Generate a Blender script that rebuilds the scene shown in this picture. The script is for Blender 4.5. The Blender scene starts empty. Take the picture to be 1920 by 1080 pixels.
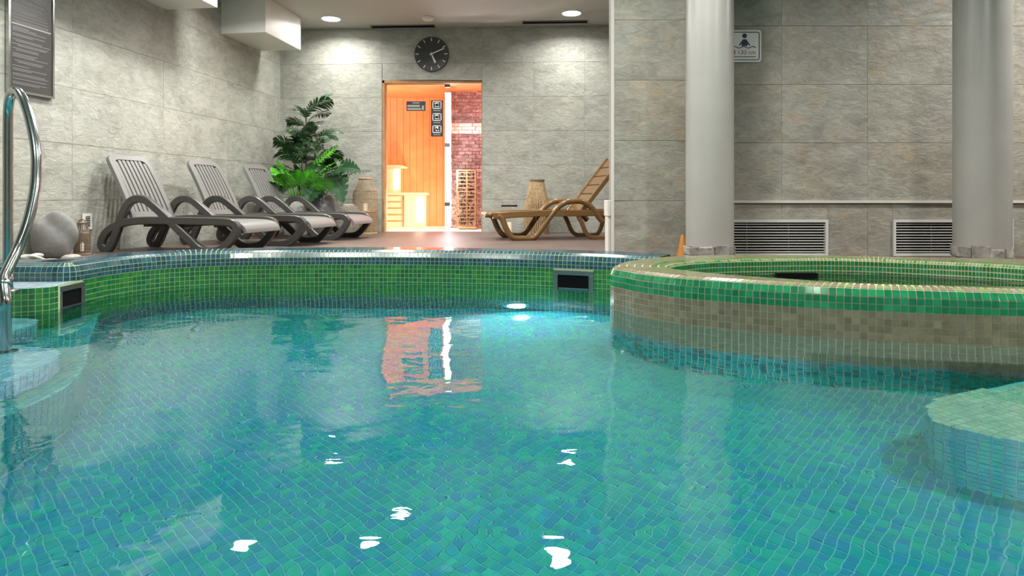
import bpy, bmesh, math, random
import numpy as np
from mathutils import Vector, Matrix, Euler
random.seed(7); rng = np.random.default_rng(7)
S = bpy.context.scene; C = S.collection
PI = math.pi
# ------------------------------------------------------------------ camera
F, HY, HC = 1200.0, 371.0, 0.52            # focal length in px, horizon row, eye height above the deck
cam_d = bpy.data.cameras.new('camera'); cam = bpy.data.objects.new('camera', cam_d); C.objects.link(cam)
cam.location = (0, 0, HC); cam.rotation_euler = (PI/2, 0, 0)
cam_d.sensor_width = 36; cam_d.lens = 36*F/1920; cam_d.shift_y = -(540-HY)/1920; cam_d.clip_start = .02
S.camera = cam
# ------------------------------------------------------------------ world, exposure
W = bpy.data.worlds.new('world'); S.world = W; W.use_nodes = True
W.node_tree.nodes['Background'].inputs[0].default_value = (.8, .85, .9, 1)
W.node_tree.nodes['Background'].inputs[1].default_value = .02
S.view_settings.view_transform = 'Standard'; S.view_settings.look = 'None'
S.view_settings.exposure = 0.0; S.view_settings.gamma = 1; S.view_settings.use_curve_mapping = False
S.cycles.max_bounces = 6; S.cycles.transmission_bounces = 4; S.cycles.diffuse_bounces = 3; S.cycles.glossy_bounces = 2
S.cycles.use_adaptive_sampling = True; S.cycles.adaptive_threshold = .04; S.cycles.sample_clamp_indirect = 4; S.cycles.blur_glossy = 1.0
LAMP_W = 50.0          # power of one ceiling downlight
POOL_W = 25.0          # power of one underwater lamp
# ------------------------------------------------------------------ levels
WZ, COP, LEDGE, PF, CEIL = -.053, .166, .072, -.953, 3.13   # water, coping top, ledge, pool floor, ceiling (deck = 0)
def at(x, y, Y): return Vector(((x-960)/F*Y, Y, HC+(HY-y)/F*Y))
def on(x, y, z=0.0):
    Y = (HC-z)*F/(y-HY); return Vector(((x-960)/F*Y, Y, z))
# ------------------------------------------------------------------ materials
M = {}
def new_mat(name):
    m = bpy.data.materials.new(name); m.use_nodes = True; M[name] = m
    return m, m.node_tree, m.node_tree.nodes['Principled BSDF']
def mat(name, col, rough=.5, metal=0, spec=.5, emit=None, es=0, var=0, scale=8, bump=0, bscale=40, coat=0, trans=0, ior=None, alpha=1, objrand=0):
    m, t, b = new_mat(name); N, L = t.nodes, t.links
    b.inputs['Base Color'].default_value = (*col, 1); b.inputs['Roughness'].default_value = rough
    b.inputs['Metallic'].default_value = metal; b.inputs['Specular IOR Level'].default_value = spec
    b.inputs['Coat Weight'].default_value = coat; b.inputs['Transmission Weight'].default_value = trans
    if ior: b.inputs['IOR'].default_value = ior
    if alpha < 1: b.inputs['Alpha'].default_value = alpha
    if emit: b.inputs['Emission Color'].default_value = (*emit, 1); b.inputs['Emission Strength'].default_value = es
    g = None
    if var or bump:
        g = N.new('ShaderNodeNewGeometry')
    if var or objrand:
        h = N.new('ShaderNodeHueSaturation'); h.inputs['Color'].default_value = (*col, 1)
        if var:
            n = N.new('ShaderNodeTexNoise'); n.inputs['Scale'].default_value = scale; n.inputs['Detail'].default_value = 5
            L.new(g.outputs['Position'], n.inputs['Vector'])
            mr = N.new('ShaderNodeMapRange'); mr.inputs[1].default_value = .3; mr.inputs[2].default_value = .7
            mr.inputs[3].default_value = 1-var; mr.inputs[4].default_value = 1+var
            L.new(n.outputs['Fac'], mr.inputs[0]); L.new(mr.outputs[0], h.inputs['Value'])
        if objrand:
            oi = N.new('ShaderNodeObjectInfo'); mr2 = N.new('ShaderNodeMapRange')
            mr2.inputs[3].default_value = 1-objrand; mr2.inputs[4].default_value = 1+objrand
            L.new(oi.outputs['Random'], mr2.inputs[0])
            if var:
                mu = N.new('ShaderNodeMath'); mu.operation = 'MULTIPLY'
                L.new(mr.outputs[0], mu.inputs[0]); L.new(mr2.outputs[0], mu.inputs[1]); L.new(mu.outputs[0], h.inputs['Value'])
            else: L.new(mr2.outputs[0], h.inputs['Value'])
        L.new(h.outputs[0], b.inputs['Base Color'])
    if bump:
        n2 = N.new('ShaderNodeTexNoise'); n2.inputs['Scale'].default_value = bscale; n2.inputs['Detail'].default_value = 4
        L.new(g.outputs['Position'], n2.inputs['Vector'])
        bp = N.new('ShaderNodeBump'); bp.inputs['Strength'].default_value = bump; bp.inputs['Distance'].default_value = .01
        L.new(n2.outputs['Fac'], bp.inputs['Height']); L.new(bp.outputs[0], b.inputs['Normal'])
    return m
def stone(name, dark, light, warm=0.0, rough=.42):
    """slate-look porcelain: cloudy grey, streaky veins, optional rusty patches, riven relief"""
    m, t, b = new_mat(name); N, L = t.nodes, t.links
    g = N.new('ShaderNodeNewGeometry'); oi = N.new('ShaderNodeObjectInfo')
    off = N.new('ShaderNodeVectorMath'); off.operation = 'SCALE'; off.inputs['Scale'].default_value = 7.0
    cx = N.new('ShaderNodeCombineXYZ'); [L.new(oi.outputs['Random'], cx.inputs[i]) for i in range(3)]
    L.new(cx.outputs[0], off.inputs[0])
    add = N.new('ShaderNodeVectorMath'); L.new(g.outputs['Position'], add.inputs[0]); L.new(off.outputs[0], add.inputs[1])
    mp = N.new('ShaderNodeMapping'); mp.inputs['Scale'].default_value = (1, 1, 1.9); L.new(add.outputs[0], mp.inputs[0])
    n1 = N.new('ShaderNodeTexNoise'); n1.inputs['Scale'].default_value = 2.6; n1.inputs['Detail'].default_value = 5; n1.inputs['Roughness'].default_value = .62; n1.inputs['Distortion'].default_value = .5
    n2 = N.new('ShaderNodeTexNoise'); n2.inputs['Scale'].default_value = 10; n2.inputs['Detail'].default_value = 6; n2.inputs['Roughness'].default_value = .70; n2.inputs['Distortion'].default_value = .9
    for n in (n1, n2): L.new(mp.outputs[0], n.inputs['Vector'])
    mix = N.new('ShaderNodeMath'); mix.operation = 'MULTIPLY_ADD'; mix.inputs[1].default_value = .5
    hm = N.new('ShaderNodeMath'); hm.operation = 'MULTIPLY'; hm.inputs[1].default_value = .5
    L.new(n2.outputs['Fac'], hm.inputs[0]); L.new(n1.outputs['Fac'], mix.inputs[0]); L.new(hm.outputs[0], mix.inputs[2])
    cr = N.new('ShaderNodeValToRGB'); e = cr.color_ramp.elements
    e[0].position = .36; e[0].color = (*dark, 1); e[1].position = .64; e[1].color = (*light, 1)
    L.new(mix.outputs[0], cr.inputs[0]); last = cr.outputs[0]
    n3 = N.new('ShaderNodeTexNoise'); n3.inputs['Scale'].default_value = 1.1; n3.inputs['Detail'].default_value = 4; L.new(add.outputs[0], n3.inputs['Vector'])
    mr = N.new('ShaderNodeMapRange'); mr.inputs[1].default_value = .45; mr.inputs[2].default_value = .72; mr.inputs[4].default_value = .35+warm*.5
    L.new(n3.outputs['Fac'], mr.inputs[0])
    mx = N.new('ShaderNodeMix'); mx.data_type = 'RGBA'; mx.blend_type = 'MULTIPLY'; mx.inputs[7].default_value = (1.0, .95, .88, 1) if not warm else (1.03, .89, .76, 1)
    L.new(mr.outputs[0], mx.inputs[0]); L.new(last, mx.inputs[6]); last = mx.outputs[2]
    if warm:
        n4 = N.new('ShaderNodeTexNoise'); n4.inputs['Scale'].default_value = 3.4; n4.inputs['Detail'].default_value = 6; n4.inputs['Distortion'].default_value = 1.2
        L.new(mp.outputs[0], n4.inputs['Vector'])
        mr4 = N.new('ShaderNodeMapRange'); mr4.inputs[1].default_value = .60; mr4.inputs[2].default_value = .70; mr4.inputs[4].default_value = warm*.8
        L.new(n4.outputs['Fac'], mr4.inputs[0])
        mx4 = N.new('ShaderNodeMix'); mx4.data_type = 'RGBA'; mx4.inputs[7].default_value = (.52, .34, .17, 1)
        L.new(mr4.outputs[0], mx4.inputs[0]); L.new(last, mx4.inputs[6]); last = mx4.outputs[2]
    n6 = N.new('ShaderNodeTexNoise'); n6.inputs['Scale'].default_value = 4.5; n6.inputs['Detail'].default_value = 4; n6.inputs['Roughness'].default_value = .6
    sh6 = N.new('ShaderNodeVectorMath'); sh6.inputs[1].default_value = (13, 5, 9); L.new(mp.outputs[0], sh6.inputs[0]); L.new(sh6.outputs[0], n6.inputs['Vector'])
    mr6 = N.new('ShaderNodeMapRange'); mr6.inputs[1].default_value = .48; mr6.inputs[2].default_value = .68; mr6.inputs[4].default_value = .7 if warm else .35
    L.new(n6.outputs['Fac'], mr6.inputs[0])
    mx6 = N.new('ShaderNodeMix'); mx6.data_type = 'RGBA'; mx6.blend_type = 'MULTIPLY'; mx6.inputs[7].default_value = (.90, .985, .95, 1)
    L.new(mr6.outputs[0], mx6.inputs[0]); L.new(last, mx6.inputs[6]); last = mx6.outputs[2]
    L.new(last, b.inputs['Base Color']); b.inputs['Roughness'].default_value = rough
    bp = N.new('ShaderNodeBump'); bp.inputs['Strength'].default_value = .7; bp.inputs['Distance'].default_value = .014
    L.new(n2.outputs['Fac'], bp.inputs['Height']); L.new(bp.outputs[0], b.inputs['Normal'])
    return m
stone('stone_grey', (.25, .255, .22), (.46, .465, .415))
stone('stone_warm', (.225, .215, .18), (.42, .405, .35), warm=.45)
mat('grout_wall', (.27, .265, .235), .9); mat('grout_light', (.62, .60, .55), .8)
mat('ceiling_paint', (.47, .47, .435), .8, var=.04, scale=1.2)
mat('duct_white', (.72, .72, .67), .45, var=.03, scale=3)
mat('plaster_column', (.37, .36, .335), .32, var=.06, scale=3, bump=.1, bscale=60)
mat('rubble', (.30, .28, .25), .8, var=.35, scale=14, bump=.8, bscale=30, objrand=.25)
m, t, b = new_mat('deck'); N, L = t.nodes, t.links
g = N.new('ShaderNodeNewGeometry'); br = N.new('ShaderNodeTexBrick'); br.offset = 0; br.inputs['Scale'].default_value = 1
br.inputs['Brick Width'].default_value = .52; br.inputs['Row Height'].default_value = .52; br.inputs['Mortar Size'].default_value = .006
br.inputs['Color1'].default_value = (.125, .088, .074, 1); br.inputs['Color2'].default_value = (.15, .108, .09, 1); br.inputs['Mortar'].default_value = (.11, .09, .08, 1)
nz = N.new('ShaderNodeTexNoise'); nz.inputs['Scale'].default_value = 5; nz.inputs['Detail'].default_value = 6
mx = N.new('ShaderNodeMix'); mx.data_type = 'RGBA'; mx.blend_type = 'MULTIPLY'; mx.inputs[0].default_value = .35
L.new(g.outputs['Position'], br.inputs['Vector']); L.new(g.outputs['Position'], nz.inputs['Vector']); L.new(br.outputs['Color'], mx.inputs[6]); L.new(nz.outputs['Color'], mx.inputs[7])
L.new(mx.outputs[2], b.inputs['Base Color']); b.inputs['Roughness'].default_value = .5; b.inputs['Specular IOR Level'].default_value = .3
# mosaic glazes
def glaze(name, col, rough=.12, var=.18):
    return mat(name, col, rough, var=var, scale=23, objrand=min(.16, var), coat=.3)
glaze('tile_green', (.018, .155, .035)); glaze('tile_green2', (.035, .20, .035)); glaze('tile_green3', (.012, .115, .045))
glaze('tile_emerald', (.012, .20, .075)); glaze('tile_emerald2', (.02, .26, .10))
glaze('tile_blue', (.026, .085, .125)); glaze('tile_blue2', (.036, .12, .16)); glaze('tile_blue3', (.022, .072, .10))
glaze('tile_brown', (.20, .165, .105), .2); glaze('tile_brown2', (.235, .195, .125), .2)
glaze('tile_olive', (.19, .24, .10), .16); glaze('tile_sand', (.42, .40, .26), .25); glaze('tile_sand2', (.36, .37, .23), .25)
glaze('tile_pale', (.50, .60, .66), .2); glaze('tile_pale2', (.42, .53, .62), .2)
glaze('tile_slate', (.32, .44, .54), .2); glaze('tile_sea', (.022, .27, .305), var=.10); glaze('tile_aqua', (.025, .315, .285), var=.10); glaze('tile_lagoon', (.038, .235, .345), var=.10); glaze('tile_jade', (.032, .35, .265), var=.10)
mat('grout_green', (.40, .50, .27), .7); mat('grout_floor', (.16, .42, .42), .7); mat('grout_spa', (.50, .48, .34), .7)
mat('resin_taupe', (.055, .053, .049), .33, bump=.06, bscale=250); mat('resin_light', (.165, .163, .156), .36, bump=.05, bscale=250)
mat('resin_brown', (.175, .097, .036), .2, var=.05, scale=3)
mat('steel', (.55, .56, .56), .16, metal=1); mat('steel_dull', (.27, .27, .26), .4, metal=1)
mat('black', (.004, .004, .005), .9, spec=.1); mat('clock_face', (.022, .026, .025), .4); mat('white_paint', (.78, .78, .75), .45)
mat('sign_white', (.80, .80, .77), .35); mat('sign_navy', (.01, .018, .10), .4); mat('sign_rust', (.32, .12, .04), .4); mat('sign_black', (.015, .015, .02), .4)
mat('board_dark', (.055, .053, .052), .25, var=.1, scale=3); mat('board_print', (.17, .17, .17), .4); mat('board_print_light', (.32, .31, .30), .4)
mat('pine', (.86, .235, .085), .5, var=.13, scale=5, objrand=.10); mat('pine_frame', (.34, .20, .085), .5, var=.2, scale=9); mat('bench_wood', (.82, .60, .38), .5, var=.12, scale=7, objrand=.1)  # the orange of the sauna light is put into the pine colour
mat('salt_brick', (.24, .15, .15), .55, var=.6, scale=28, bump=.6, bscale=60, objrand=.35); mat('salt_pale', (.80, .66, .62), .5, var=.1, scale=12)
mat('mortar_pink', (.72, .58, .60), .8)
mat('rattan', (.40, .28, .145), .55, var=.3, scale=30, objrand=.1); mat('rattan_dark', (.18, .13, .085), .6, var=.3, scale=30); mat('wicker_grey', (.33, .30, .25), .7, var=.3, scale=50, bump=.5, bscale=120)
mat('candle', (.9, .88, .8), .5, emit=(1, .9, .7), es=.6)
mat('pot_white', (.62, .62, .58), .45); mat('pot_grey', (.16, .16, .16), .55, var=.15, scale=9)
mat('leaf_dark', (.024, .078, .024), .35, var=.35, scale=10, objrand=.3); mat('leaf_bright', (.095, .36, .035), .35, var=.35, scale=9, objrand=.3); mat('leaf_monstera', (.008, .045, .012), .55, spec=.25, var=.3, scale=9, objrand=.2)
mat('stem', (.10, .11, .04), .6); mat('soil', (.05, .035, .025), .9)
mat('cloth_grey', (.20, .20, .195), .9, var=.15, scale=12, bump=.3, bscale=30); mat('cloth_white', (.50, .48, .45), .9, var=.15, scale=14)
mat('orange_plastic', (.55, .22, .035), .5)
mat('lens', (1, 1, 1), .3, emit=(1, .97, .90), es=26); mat('pool_lens', (1, 1, 1), .3, emit=(.85, .93, 1), es=14); mat('led', (1, 1, 1), .3, emit=(1, .93, .97), es=7)
mat('bench_glow', (1, 1, 1), .3, emit=(1, .84, .62), es=6)
mat('heater_wood', (.30, .18, .085), .6, var=.25, scale=12); mat('heater_stone', (.10, .075, .055), .8, var=.4, scale=20)
mat('brown_box', (.42, .30, .17), .6, var=.2, scale=8)
m, t, b = new_mat('glass_clear'); b.inputs['Transmission Weight'].default_value = 1; b.inputs['Roughness'].default_value = 0; b.inputs['IOR'].default_value = 1.05; b.inputs['Base Color'].default_value = (.98, .99, .985, 1)
def water_mat(name, tint, a1, a2, s1, s2):
    m = bpy.data.materials.new(name); m.use_nodes = True; M[name] = m
    t = m.node_tree; N, L = t.nodes, t.links; N.clear()
    out = N.new('ShaderNodeOutputMaterial'); mix = N.new('ShaderNodeMixShader'); fr = N.new('ShaderNodeFresnel'); fr.inputs['IOR'].default_value = 1.33
    re = N.new('ShaderNodeBsdfRefraction'); re.inputs['IOR'].default_value = 1.33; re.inputs['Color'].default_value = (*tint, 1); re.inputs['Roughness'].default_value = 0
    gl = N.new('ShaderNodeBsdfGlossy'); gl.inputs['Roughness'].default_value = 0.0; gl.inputs['Color'].default_value = (1, 1, 1, 1)
    g = N.new('ShaderNodeNewGeometry')
    mp = N.new('ShaderNodeMapping'); mp.inputs['Scale'].default_value = (1, 1.3, 1); mp.inputs['Rotation'].default_value = (0, 0, .35); L.new(g.outputs['Position'], mp.inputs[0])
    prev = None
    for s, a, d in ((s1, a1, .5), (s2, a2, 1.0)):
        n = N.new('ShaderNodeTexNoise'); n.inputs['Scale'].default_value = s; n.inputs['Detail'].default_value = 1.5; n.inputs['Roughness'].default_value = .4; n.inputs['Distortion'].default_value = d
        L.new(mp.outputs[0], n.inputs['Vector'])
        bp = N.new('ShaderNodeBump'); bp.inputs['Strength'].default_value = 1; bp.inputs['Distance'].default_value = a
        L.new(n.outputs['Fac'], bp.inputs['Height'])
        if prev: L.new(prev.outputs[0], bp.inputs['Normal'])
        prev = bp
    for n in (fr, re, gl): L.new(prev.outputs[0], n.inputs['Normal'])
    L.new(fr.outputs[0], mix.inputs[0]); L.new(re.outputs[0], mix.inputs[1]); L.new(gl.outputs[0], mix.inputs[2]); L.new(mix.outputs[0], out.inputs[0])
    return m
water_mat('water', (.64, .96, .99), .0050, .0007, 2.6, 9.0)
water_mat('spa_water', (.75, .95, .85), .006, .0015, 3, 11)
# ------------------------------------------------------------------ mesh helpers
class MB:
    def __init__(s): s.v = []; s.f = []; s.m = []
    def add(s, v, f, mi=0):
        o = len(s.v); s.v += [tuple(p) for p in v]; s.f += [tuple(i+o for i in q) for q in f]; s.m += [mi]*len(f); return s
    def box(s, a, b, mi=0, rot=None, loc=None):
        (x0, y0, z0), (x1, y1, z1) = a, b
        v = [Vector(p) for p in ((x0,y0,z0),(x1,y0,z0),(x1,y1,z0),(x0,y1,z0),(x0,y0,z1),(x1,y0,z1),(x1,y1,z1),(x0,y1,z1))]
        if rot is not None: v = [rot @ p for p in v]
        if loc is not None: v = [p+Vector(loc) for p in v]
        return s.add(v, [(0,3,2,1),(4,5,6,7),(0,1,5,4),(1,2,6,5),(2,3,7,6),(3,0,4,7)], mi)
    def sweep(s, pts, sec, closed=False, up=Vector((0,1,0)), mi=0, scale=None):
        pts = [Vector(p) for p in pts]; n = len(pts); k = len(sec); v = []; f = []
        for i, p in enumerate(pts):
            a = pts[(i-1) % n] if (closed or i) else p; b = pts[(i+1) % n] if (closed or i < n-1) else p
            t = (b-a).normalized(); side = up - t*up.dot(t)
            if side.length < 1e-4: side = t.orthogonal()
            side.normalize(); nn = t.cross(side).normalized(); q = scale[i] if scale else 1
            v += [p + side*(x*q) + nn*(y*q) for x, y in sec]
        for i in range(n if closed else n-1):
            for j in range(k):
                a = i*k+j; b = i*k+(j+1) % k; c = ((i+1) % n)*k; f.append((a, b, c+(j+1) % k, c+j))
        if not closed: f += [tuple(range(k-1, -1, -1)), tuple(range((n-1)*k, n*k))]
        return s.add(v, f, mi)
    def tube(s, pts, r, seg=8, closed=False, mi=0, up=Vector((.13,.2,1)), scale=None):
        return s.sweep(pts, [(r*math.cos(2*PI*i/seg), r*math.sin(2*PI*i/seg)) for i in range(seg)], closed, up, mi, scale)
    def lathe(s, prof, seg=24, c=(0,0,0), mi=0, caps=True):
        v = []; f = []; n = len(prof)
        for r, z in prof:
            v += [(c[0]+r*math.cos(2*PI*i/seg), c[1]+r*math.sin(2*PI*i/seg), c[2]+z) for i in range(seg)]
        for j in range(n-1):
            for i in range(seg): f.append((j*seg+i, j*seg+(i+1) % seg, (j+1)*seg+(i+1) % seg, (j+1)*seg+i))
        if caps: f += [tuple(range(seg-1, -1, -1)), tuple(range((n-1)*seg, n*seg))]
        return s.add(v, f, mi)
    def prism(s, poly, z0, z1, mi=0):
        n = len(poly); v = [(x, y, z0) for x, y in poly]+[(x, y, z1) for x, y in poly]
        return s.add(v, [tuple(range(n-1, -1, -1)), tuple(range(n, 2*n))]+[(i, (i+1) % n, n+(i+1) % n, n+i) for i in range(n)], mi)
    def mesh(s, name, mats, smooth=False):
        me = bpy.data.meshes.new(name); me.from_pydata([tuple(p) for p in s.v], [], s.f)
        for m in (mats if isinstance(mats, (list, tuple)) else [mats]): me.materials.append(M[m])
        if max(s.m, default=0): me.polygons.foreach_set('material_index', s.m)
        bm = bmesh.new(); bm.from_mesh(me); bmesh.ops.recalc_face_normals(bm, faces=bm.faces); bm.to_mesh(me); bm.free()
        if smooth: me.shade_smooth() if smooth is True else me.set_sharp_from_angle(angle=smooth) or me.shade_smooth()
        if smooth and smooth is not True: me.set_sharp_from_angle(angle=smooth)
        me.update(); return me
    def obj(s, name, mats, parent=None, smooth=False, bevel=0):
        return link(name, s.mesh(name, mats, smooth), parent, bevel)
def link(name, me, parent=None, bevel=0):
    o = bpy.data.objects.new(name, me); C.objects.link(o); o.parent = parent
    if bevel:
        b = o.modifiers.new('bevel', 'BEVEL'); b.width = bevel; b.segments = 2; b.limit_method = 'ANGLE'
    return o
def tag(o, label=None, cat=None, group=None, kind=None):
    if label: o['label'] = label
    if cat: o['category'] = cat
    if group: o['group'] = group
    if kind: o['kind'] = kind
    return o
def thing(name, label, cat, loc=(0,0,0), rz=0, group=None, kind=None):
    o = bpy.data.objects.new(name, None); C.objects.link(o); o.location = loc; o.rotation_euler = (0, 0, rz); o.empty_display_size = .1
    return tag(o, label, cat, group, kind)
def copy_tree(o, parent=None):
    c = o.copy(); C.objects.link(c); c.parent = parent
    for ch in list(o.children): copy_tree(ch, c)
    return c
def spline(P, per=8, closed=False):
    P = [Vector(p) for p in P]; n = len(P); out = []
    for i in range(n if closed else n-1):
        if closed: a, b, c, d = P[(i-1) % n], P[i], P[(i+1) % n], P[(i+2) % n]
        else: a, b, c, d = P[max(i-1, 0)], P[i], P[i+1], P[min(i+2, n-1)]
        for k in range(per):
            t = k/per
            out.append(.5*((2*b)+(c-a)*t+(2*a-5*b+4*c-d)*t*t+(3*b-a-3*c+d)*t**3))
    if not closed: out.append(P[-1].copy())
    return out
def resample(P, n, closed=False):
    A = np.array([tuple(p) for p in P], float)
    if closed: A = np.vstack([A, A[:1]])
    d = np.r_[0, np.cumsum(np.linalg.norm(np.diff(A, axis=0), axis=1))]
    s = np.linspace(0, d[-1], n+1)[:-1] if closed else np.linspace(0, d[-1], n)
    return np.stack([np.interp(s, d, A[:, k]) for k in range(A.shape[1])], 1)
def length(P, closed=False):
    A = np.array([tuple(p) for p in P], float)
    if closed: A = np.vstack([A, A[:1]])
    return float(np.linalg.norm(np.diff(A, axis=0), axis=1).sum())
def inside(poly, x, y):
    poly = np.asarray(poly)[:, :2]; r = np.zeros(np.shape(x), bool); n = len(poly); j = n-1
    for i in range(n):
        xi, yi = poly[i]; xj, yj = poly[j]
        c = ((yi > y) != (yj > y)) & (x < (xj-xi)*(y-yi)/((yj-yi) or 1e-12)+xi); r ^= c; j = i
    return r
def np_mesh(name, V, Fq, mi, mats):
    me = bpy.data.meshes.new(name); nv, nf = len(V), len(Fq)
    me.vertices.add(nv); me.vertices.foreach_set('co', np.ascontiguousarray(V, np.float32).ravel())
    me.loops.add(nf*4); me.loops.foreach_set('vertex_index', np.ascontiguousarray(Fq, np.int32).ravel())
    me.polygons.add(nf); me.polygons.foreach_set('loop_start', np.arange(nf, dtype=np.int32)*4)
    for m in mats: me.materials.append(M[m])
    me.polygons.foreach_set('material_index', np.ascontiguousarray(mi, np.int32)); me.update(calc_edges=True); me.validate(); me.shade_flat()
    return me
GAP, RAISE = .0036, .0022
def tiles_from_cells(Q, mi, name, mats, parent, raise_=RAISE, gap=GAP):
    """Q (n,4,3) corner quads, counter-clockwise seen from outside; each becomes a small raised tessera (top + 4 sides)"""
    c = Q.mean(1, keepdims=True); e1 = np.linalg.norm(Q[:, 1]-Q[:, 0], axis=1); e2 = np.linalg.norm(Q[:, 3]-Q[:, 0], axis=1)
    k = 1-gap/np.minimum(np.maximum(np.minimum(e1, e2), gap*2), 1); k = k[:, None, None]
    nrm = np.cross(Q[:, 2]-Q[:, 0], Q[:, 3]-Q[:, 1]); nrm /= np.linalg.norm(nrm, axis=1, keepdims=True)+1e-12
    top = c+(Q-c)*(k-.015)+nrm[:, None, :]*raise_; bot = c+(Q-c)*k-nrm[:, None, :]*.001
    V = np.concatenate([top, bot], 1).reshape(-1, 3); n = len(Q); o = (np.arange(n)*8)[:, None, None]
    Fq = np.array([[0,1,2,3],[4,5,1,0],[5,6,2,1],[6,7,3,2],[7,4,0,3]])[None]+o
    return link(name, np_mesh(name, V, Fq.reshape(-1, 4), np.repeat(mi, 5), mats), parent)
def grid_cells(G, closed):
    """G (rows, cols, 3) -> quads (rows-1, n, 4, 3)"""
    A = np.concatenate([G, G[:, :1]], 1) if closed else G
    return np.stack([A[:-1, :-1], A[:-1, 1:], A[1:, 1:], A[1:, :-1]], 2)
def grid_mesh(G, closed, name, m, parent):
    r, n = G.shape[:2]; idx = np.arange(r*n).reshape(r, n)
    if closed: idx = np.concatenate([idx, idx[:, :1]], 1)
    Fq = np.stack([idx[:-1, :-1], idx[:-1, 1:], idx[1:, 1:], idx[1:, :-1]], -1).reshape(-1, 4)
    o = link(name, np_mesh(name, G.reshape(-1, 3), Fq, np.zeros(len(Fq)), [m]), parent); return o
def flat_cells(poly, z, pitch, rot, bounds):
    x0, y0, x1, y1 = bounds; R = max(x1-x0, y1-y0); cx, cy = (x0+x1)/2, (y0+y1)/2
    u = np.arange(-R, R, pitch); U, Vv = np.meshgrid(u, u); U = U.ravel(); Vv = Vv.ravel(); c, s = math.cos(rot), math.sin(rot)
    def w(a, b): return np.stack([cx+a*c-b*s, cy+a*s+b*c, np.full_like(a, z)], -1)
    ctr = w(U+pitch/2, Vv+pitch/2); ok = (ctr[:, 0] > x0) & (ctr[:, 0] < x1) & (ctr[:, 1] > y0) & (ctr[:, 1] < y1)
    U, Vv, ctr = U[ok], Vv[ok], ctr[ok]
    if poly is not None: ok = inside(poly, ctr[:, 0], ctr[:, 1]); U, Vv = U[ok], Vv[ok]
    return np.stack([w(U, Vv), w(U+pitch, Vv), w(U+pitch, Vv+pitch), w(U, Vv+pitch)], 1)
# ================================================================== SETTING
LW0 = Vector((-3.592, 9.91, 0)); LWD = Vector((.125, 1, 0)).normalized()     # left wall: point at the corner, direction away from camera
BW0 = LW0.copy(); BWD = Vector((1, -.05, 0)).normalized()
def lw(Y): return -3.592+.125*(Y-9.91)
def bwY(X): return 9.91-.05*(X+3.592)
def tiled_wall(name, origin, du, u0, u1, z0, z1, tw, th, uj, zj, normal, m, holes=(), back=.12, gap=.0032, grout='grout_wall', tiled=True, run=0):
    """structure: a wall body behind, one child per tile in front; (u, z) rectangles, holes cut out"""
    du = Vector(du).normalized(); nrm = Vector(normal).normalized(); o0 = Vector(origin)
    def cut(r):
        rs = [r]
        for h in holes:
            nx = []
            for a in rs:
                if a[2] <= h[0] or a[0] >= h[2] or a[3] <= h[1] or a[1] >= h[3]: nx.append(a); continue
                if a[0] < h[0]: nx.append((a[0], a[1], h[0], a[3]))
                if a[2] > h[2]: nx.append((h[2], a[1], a[2], a[3]))
                lo, hi = max(a[0], h[0]), min(a[2], h[2])
                if a[3] > h[3]: nx.append((lo, h[3], hi, a[3]))
                if a[1] < h[1]: nx.append((lo, a[1], hi, h[1]))
            rs = nx
        return [q for q in rs if q[2]-q[0] > .012 and q[3]-q[1] > .012]
    def block(mb, r, d0, d1):
        v = []
        for d in (d0, d1):
            for u, z in ((r[0], r[1]), (r[2], r[1]), (r[2], r[3]), (r[0], r[3])):
                p = o0+du*u+nrm*d; v.append((p.x, p.y, z))
        mb.add(v, [(0,1,2,3),(7,6,5,4),(0,4,5,1),(1,5,6,2),(2,6,7,3),(3,7,4,0)])
    body = MB()
    for r in cut((u0, z0, u1, z1)): block(body, r, -back, -.006)
    w = tag(body.obj(name, grout), kind='structure')
    if tiled:
        k = math.floor((z0-zj)/th)
        row = 0
        while zj+k*th < z1:
            a, b = max(z0, zj+k*th), min(z1, zj+(k+1)*th)
            i = math.floor((u0-uj)/tw)-1
            while uj+i*tw+run*(k % 2) < u1:
                l, r_ = max(u0, uj+i*tw+run*(k % 2)), min(u1, uj+(i+1)*tw+run*(k % 2))
                if r_-l > .02:
                    for q in cut((l, a, r_, b)):
                        mb = MB(); h = gap/2; block(mb, (q[0]+h*.6, q[1]+h, q[2]-h*.6, q[3]-h), -.006, random.uniform(.003, .0045)); mb.obj('tile', m, w)
                i += 1
            k += 1
    return w
T = .52
# door opening in the back wall (u measured from the corner along BWD)
def bu(px):
    k = (px-960)/F; X = k*(9.91-.05*3.592)/(1+.05*k); return (X+3.592)/BWD.x
DU0, DU1, DZ1 = bu(717), bu(904), 2.325
tiled_wall('wall_left', LW0, -LWD, 0, 13, -.1, CEIL, 1.275, T, 3.998, -.02, (1, -.125, 0), 'stone_grey')
tiled_wall('wall_back', BW0, BWD, 0, 8.2, -.1, CEIL, .774, T, bu(716)-.774*4, -.02, (-.05, -1, 0), 'stone_grey', holes=[(DU0, -.2, DU1, DZ1)])
tiled_wall('wall_right', (0, 5.70, 0), (1, 0, 0), 1.35, 7.0, -.1, CEIL, .765, T, 2.40-.765*3, -.03, (0, -1, 0), 'stone_warm', holes=[(1.744, -.02, 2.808, .325), (3.385, -.02, 4.452, .325)])
pil = tiled_wall('wall_pillar', (0, 5.52, 0), (1, 0, 0), .874, 1.56, -.1, CEIL, .70, T, .874, -.025, (0, -1, 0), 'stone_warm', back=.24)
mb = MB(); mb.box((.858, 5.512, -.1), (.880, 5.535, CEIL)); mb.obj('corner_trim', 'grout_light', pil)
mb = MB(); mb.box((.835, 5.56, 0), (.872, 5.75, .50)); mb.box((.828, 5.55, .36), (.872, 5.76, .50)); mb.obj('side_block', 'grout_light', pil, bevel=.004)
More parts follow.
